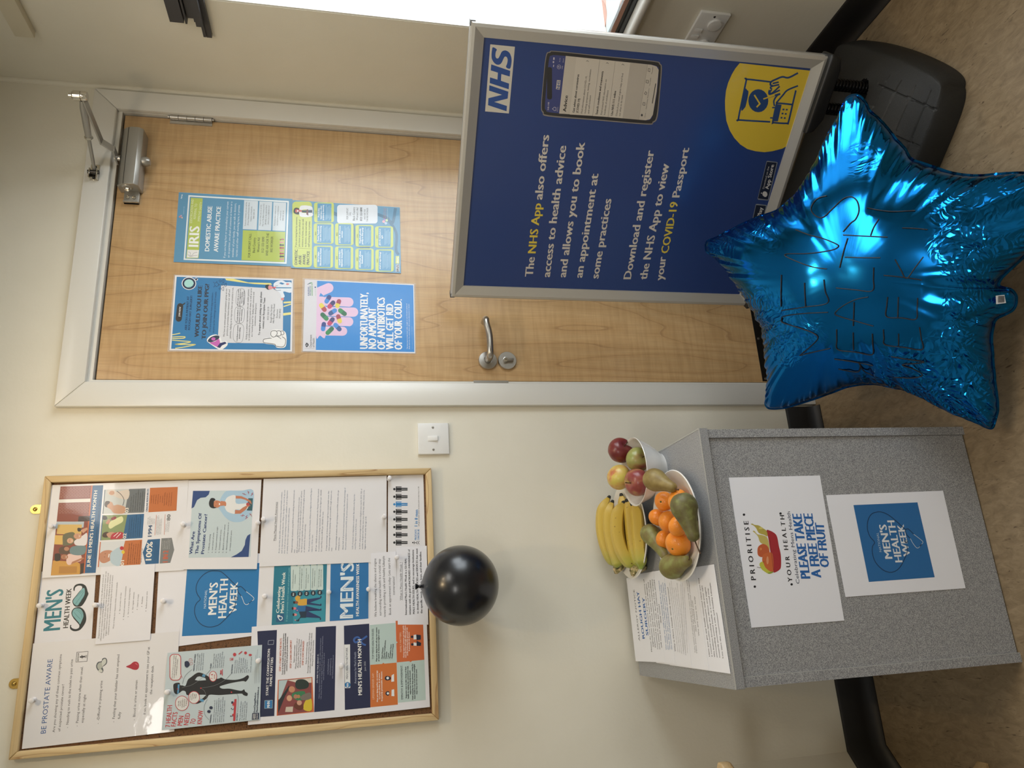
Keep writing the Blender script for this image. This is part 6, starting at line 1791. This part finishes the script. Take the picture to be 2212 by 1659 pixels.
# membrane height over the outline: solve a small Poisson problem on a grid
GN=150; lo_=ol.min(0)-.01; hi_=ol.max(0)+.01; hcell=max(hi_-lo_)/GN; gx=int((hi_[0]-lo_[0])/hcell)+1; gy=int((hi_[1]-lo_[1])/hcell)+1
X,Y=np.meshgrid(lo_[0]+np.arange(gx)*hcell,lo_[1]+np.arange(gy)*hcell)
ins=np.zeros(X.shape,bool); j=len(ol)-1
for i in range(0,len(ol)):
    xi,yi=ol[i]; xj,yj=ol[j]
    with np.errstate(divide='ignore',invalid='ignore'):
        c_=((yi>Y)!=(yj>Y))&(X<(xj-xi)*(Y-yi)/(yj-yi+1e-15)+xi)
    ins^=c_; j=i
U=np.zeros(X.shape)
for it in range(2600):
    U[1:-1,1:-1]=np.where(ins[1:-1,1:-1],.25*(U[2:,1:-1]+U[:-2,1:-1]+U[1:-1,2:]+U[1:-1,:-2]+hcell*hcell),0)
def bil(Z,p):
    fx=np.clip((p[...,0]-lo_[0])/hcell,0,gx-1.001); fy=np.clip((p[...,1]-lo_[1])/hcell,0,gy-1.001); ix=fx.astype(int); iy=fy.astype(int); u=fx-ix; v=fy-iy
    return Z[iy,ix]*(1-u)*(1-v)+Z[iy,ix+1]*u*(1-v)+Z[iy+1,ix]*(1-u)*v+Z[iy+1,ix+1]*u*v
rng=np.random.RandomState(3)
def per_noise(n,octs):
    x=np.arange(n)/n; s_=np.zeros(n)
    for f,a in octs: s_+=a*np.cos(2*PI*(f*x+rng.rand()))
    return s_
nz=per_noise(NS,[(f,1) for f in (60,83,101,131,149,167)])/2.4
nz2=per_noise(NS,[(f,1) for f in (23,31,43,57)])/2
nz3=per_noise(NS,[(f,1) for f in (180,211,243,271)])/2
NT=120; tr_=1-(1-np.linspace(0,1,NT+1))**1.0
tr_=np.sin(np.linspace(0,1,NT+1)*PI/2)   # denser rings near the seam
dirs=ol-cS
Pg=cS+tr_[:,None,None]*dirs[None]         # NT+1 x NS x 2
Hh=np.sqrt(np.maximum(bil(U,Pg),0)); Hh[-1]=0; Hm=Hh.max(); 
rim=np.linalg.norm(Pg-ol[None],axis=2)
# the seam is scalloped and puckered, creases run in from it and die away
prof=Hh/Hm*.108
t_d=np.minimum(rim/.10,1)
puck=np.exp(-(rim/.019)**1.3)*(1-np.exp(-rim/.005))
crease=(np.abs(nz)**.7*np.sign(nz))[None]*.0058*puck+nz3[None]*.0016*puck
long_=nz2[None]*.0045*np.exp(-(rim/.060)**1.5)*(1-np.exp(-rim/.012))
base=np.sin(Pg[...,0]*31+Pg[...,1]*17)*.0012+np.sin(Pg[...,0]*13-Pg[...,1]*38+1)*.0016
# deep folds at the five inner corners running towards the middle
fold=np.zeros(rim.shape)
for (ax1,ay1),(bx1_,by1),am,wd in (((430,580),(640,700),.010,.010),((1030,370),(900,620),.016,.012),((1440,950),(1130,950),.016,.012),((850,1425),(880,1200),.013,.012),((330,1150),(520,1080),.009,.010),((1075,385),(960,640),.008,.008),((1470,1050),(1150,1160),.010,.010),((800,1418),(740,1250),.008,.008)):
    a=np.array(s2(ax1,ay1)); b_=np.array(s2(bx1_,by1)); d=b_-a; L=np.linalg.norm(d); d/=L
    q=Pg-a; al=(q@d); pe=q@np.array([-d[1],d[0]]); al_=al/L
    g=np.clip(1-al_,0,1)*(al_>-.15); fold-=am*g*np.exp(-(pe/(wd*(1+.6*np.clip(al_,0,1))))**2)*(1-np.exp(-rim/.006))
Ht=np.maximum(prof+crease+long_+base*np.minimum(1,rim/.05)+fold,0)
Ht*= (1-np.exp(-rim/.0022)); Ht[-1]=0
sd=np.argmin(rim[:, :],axis=0)
vs=[]; fs=[]
def pt(p,h): return D0+exS*float(p[0])+eyS*float(p[1])+nS*float(h)
flange=.0035; on=np.roll(ol,-3,0)-np.roll(ol,3,0); on=np.stack([on[:,1],-on[:,0]],1); on/=np.linalg.norm(on,axis=1)[:,None]+1e-9
if ((on*(ol-cS)).sum(1)>0).mean()<.5: on=-on
scal=(nz2*.0016+nz*.0006)
for side in (0,1):
    for k in range(NT+1):
        if k==0: vs.append(pt(cS,Ht[0,0] if side==0 else -prof[0,0]*.62)); continue
        for i in range(NS):
            h=Ht[k,i] if side==0 else -(prof[k,i]*.62+crease[k,i]*.5) if k<NT else 0
            h+=scal[i]*math.exp(-rim[k,i]/.01)
            vs.append(pt(Pg[k,i],h if side==0 else h-.0004))
off=1+NT*NS
for side in (0,1):
    o_=off*side
    for i in range(NS):
        a,b_=o_+1+i,o_+1+(i+1)%NS; fs.append((o_,a,b_) if side else (o_,b_,a))
    for k in range(1,NT):
        for i in range(NS):
            a=o_+1+(k-1)*NS+i; b_=o_+1+(k-1)*NS+(i+1)%NS; c_=b_+NS; d=a+NS; fs.append((a,d,c_,b_) if side else (a,b_,c_,d))
r1=1+(NT-1)*NS; fl0=len(vs)
for i in range(NS): vs.append(pt(ol[i]+on[i]*flange,scal[i]*1.6))
for i in range(NS):
    j=(i+1)%NS; fs.append((r1+i,fl0+i,fl0+j,r1+j)); fs.append((off+r1+j,fl0+j,fl0+i,off+r1+i))
me=bpy.data.meshes.new('foil_skin'); me.from_pydata([tuple(v) for v in vs],[],fs); smooth(me,180)
bm=bmesh.new(); bm.from_mesh(me); bmesh.ops.recalc_face_normals(bm,faces=bm.faces); bm.to_mesh(me); bm.free()
def foil():
    m=bpy.data.materials.new('blue_foil'); m.use_nodes=True; nt=m.node_tree; b=nt.nodes['Principled BSDF']; L=nt.links.new
    b.inputs['Metallic'].default_value=1; b.inputs['Base Color'].default_value=(.007,.165,.50,1); b.inputs['Roughness'].default_value=.14
    t=nd(nt,'TexCoord'); h=None
    n=nd(nt,'TexNoise'); n.inputs['Scale'].default_value=5; n.inputs['Detail'].default_value=2; n.inputs['Distortion'].default_value=.5; L(t.outputs['Object'],n.inputs['Vector'])
    bp=nd(nt,'Bump'); bp.inputs['Strength'].default_value=.25; bp.inputs['Distance'].default_value=.02; L(n.outputs['Fac'],bp.inputs['Height']); h=bp.outputs['Normal']
    # sharp little crinkles, patchy
    dn=nd(nt,'TexNoise'); dn.inputs['Scale'].default_value=9; L(t.outputs['Object'],dn.inputs['Vector'])
    ad=nd(nt,'MixRGB',blend_type='ADD'); ad.inputs['Fac'].default_value=.3; L(t.outputs['Object'],ad.inputs['Color1']); L(dn.outputs['Color'],ad.inputs['Color2'])
    vo=nd(nt,'TexVoronoi',feature='DISTANCE_TO_EDGE'); vo.inputs['Scale'].default_value=42; L(ad.outputs['Color'],vo.inputs['Vector'])
    pn=nd(nt,'TexNoise'); pn.inputs['Scale'].default_value=4.5; pn.inputs['Detail'].default_value=1; L(t.outputs['Object'],pn.inputs['Vector'])
    rp=nd(nt,'ValToRGB'); rp.color_ramp.elements[0].position=.45; rp.color_ramp.elements[1].position=.68; L(pn.outputs['Fac'],rp.inputs['Fac'])
    mu=nd(nt,'Math',operation='MULTIPLY'); L(vo.outputs['Distance'],mu.inputs[0]); L(rp.outputs['Color'],mu.inputs[1])
    bp=nd(nt,'Bump'); bp.inputs['Strength'].default_value=.55; bp.inputs['Distance'].default_value=.010; L(mu.outputs[0],bp.inputs['Height']); L(h,bp.inputs['Normal']); h=bp.outputs['Normal']
    L(h,b.inputs['Normal']); return m
st_=thing('star_balloon','large crinkled blue foil star balloon with handwriting, leaning on the poster stand','balloon',tuple(D0))
sk=link('foil_skin',me,foil(),st_)
# handwriting in black marker: each point is dropped onto the curved front of the star
hz_grid=None
def onstar(x,y):
    d=V(FS[0]+x/FS[2],FS[1]+y/FS[2]); h=.05; 
    for _ in range(8):
        p0=D0+nS*h; P=cam_pos+d*((p0-cam_pos).dot(nS)/d.dot(nS)); q=P-D0; p2=np.array([q.dot(exS),q.dot(eyS)])
        h=float(np.sqrt(max(0,bil(U,p2)))/Hm*.108)
    return P,p2
# height of the real skin (with its folds) via nearest vertex
from mathutils.kdtree import KDTree
kd=KDTree(off); 
for i in range(off): kd.insert(vs[i],i)
kd.balance()
strokes=[[(497,1284),(580,1210),(562,1178),(490,1152),(418,1130),(408,1115),(425,1098),(520,1085),(630,1080)],[(497,1284),(560,1268),(642,1250)],
[(410,1072),(520,1055),(628,1036),(618,980),(612,925)],[(410,903),(409,980),(408,1052)],[(522,940),(524,1000),(526,1053)],
[(625,875),(560,866),(480,838),(430,815),(440,804),(540,802),(640,788),(676,772),(668,758),(600,730),(545,716),(478,690)],
[(625,530),(580,545),(552,588),(570,622),(605,632),(650,592),(700,546),(740,535),(768,556),(776,600),(760,640),(735,660),(700,700)],
[(662,1300),(740,1312),(840,1332)],[(680,1347),(770,1362),(780,1322)],[(775,1320),(800,1360),(838,1376)],
[(670,1160),(672,1210),(678,1255),(760,1268),(838,1280),(842,1230),(840,1180)],[(748,1175),(750,1258)],
[(845,1145),(760,1122),(690,1102),(662,1085),(700,1050),(760,1020),(820,1008)],[(752,1032),(750,1090),(748,1145)],
[(668,965),(760,974),(840,978),(846,920),(848,868)],[(710,820),(800,822),(880,822)],[(722,730),(704,790),(685,870)],
[(700,715),(800,720),(912,725)],[(815,588),(920,604),(1040,600)],[(870,640),(846,680),(832,718)],
[(945,1385),(1020,1390),(1075,1378),(1040,1350),(982,1328),(1040,1322),(1082,1314),(1000,1300),(930,1288)],
[(893,1160),(896,1200),(902,1232),(990,1244),(1075,1255),(1070,1200),(1062,1150)],[(965,1180),(965,1236)],
[(912,1008),(908,1050),(908,1100),(980,1106),(1045,1112),(1050,1060),(1052,1012)],[(962,1008),(960,1104)],
[(895,905),(980,914),(1072,928)],[(948,830),(975,880),(1000,920),(1040,870),(1080,818)],[(980,682),(1040,684),(1100,690)]]
ink=B()
for s_ in strokes:
    P=[(p.x,p.y) for p in spline([(a,b,0) for a,b in s_],6)]; pts=[]
    for x,y in P:
        q,_=onstar(x,y); co,ix,ds=kd.find(q); h=(co-q).dot(nS); pts.append(q+nS*(h+.0012))
    ink.tube(pts,.0013,6)
ink.obj('marker_handwriting',mat('black_marker',(12,16,26),.5),sk)
# price label on the filling neck
lb=[onstar(x,y)[0]+nS*.006 for x,y in ((1424,1000),(1465,996),(1472,1034),(1426,1040))]
b=B(); b.add(lb+[p+nS*.0006 for p in lb],[(0,1,2,3),(7,6,5,4),(0,4,5,1),(1,5,6,2),(2,6,7,3),(3,7,4,0)]); lo2=b.obj('price_label',M_paper,sk)
SL=Surf(lb[0]+nS*.0006,(lb[1]-lb[0]).cross(lb[2]-lb[0]).normalized()*(1 if (lb[1]-lb[0]).cross(lb[2]-lb[0]).dot(nS)>0 else -1))
p=Print(SL,0,.0002); p.fr=FS; q="K 1\n"
for i in range(14): q+=f"L 22242a {1.0+(i*7%3)*.5} {1432},{1004+i*2.35} {1462},{1002+i*2.3}\n"
p.run(q); p.obj(lo2,'barcode')
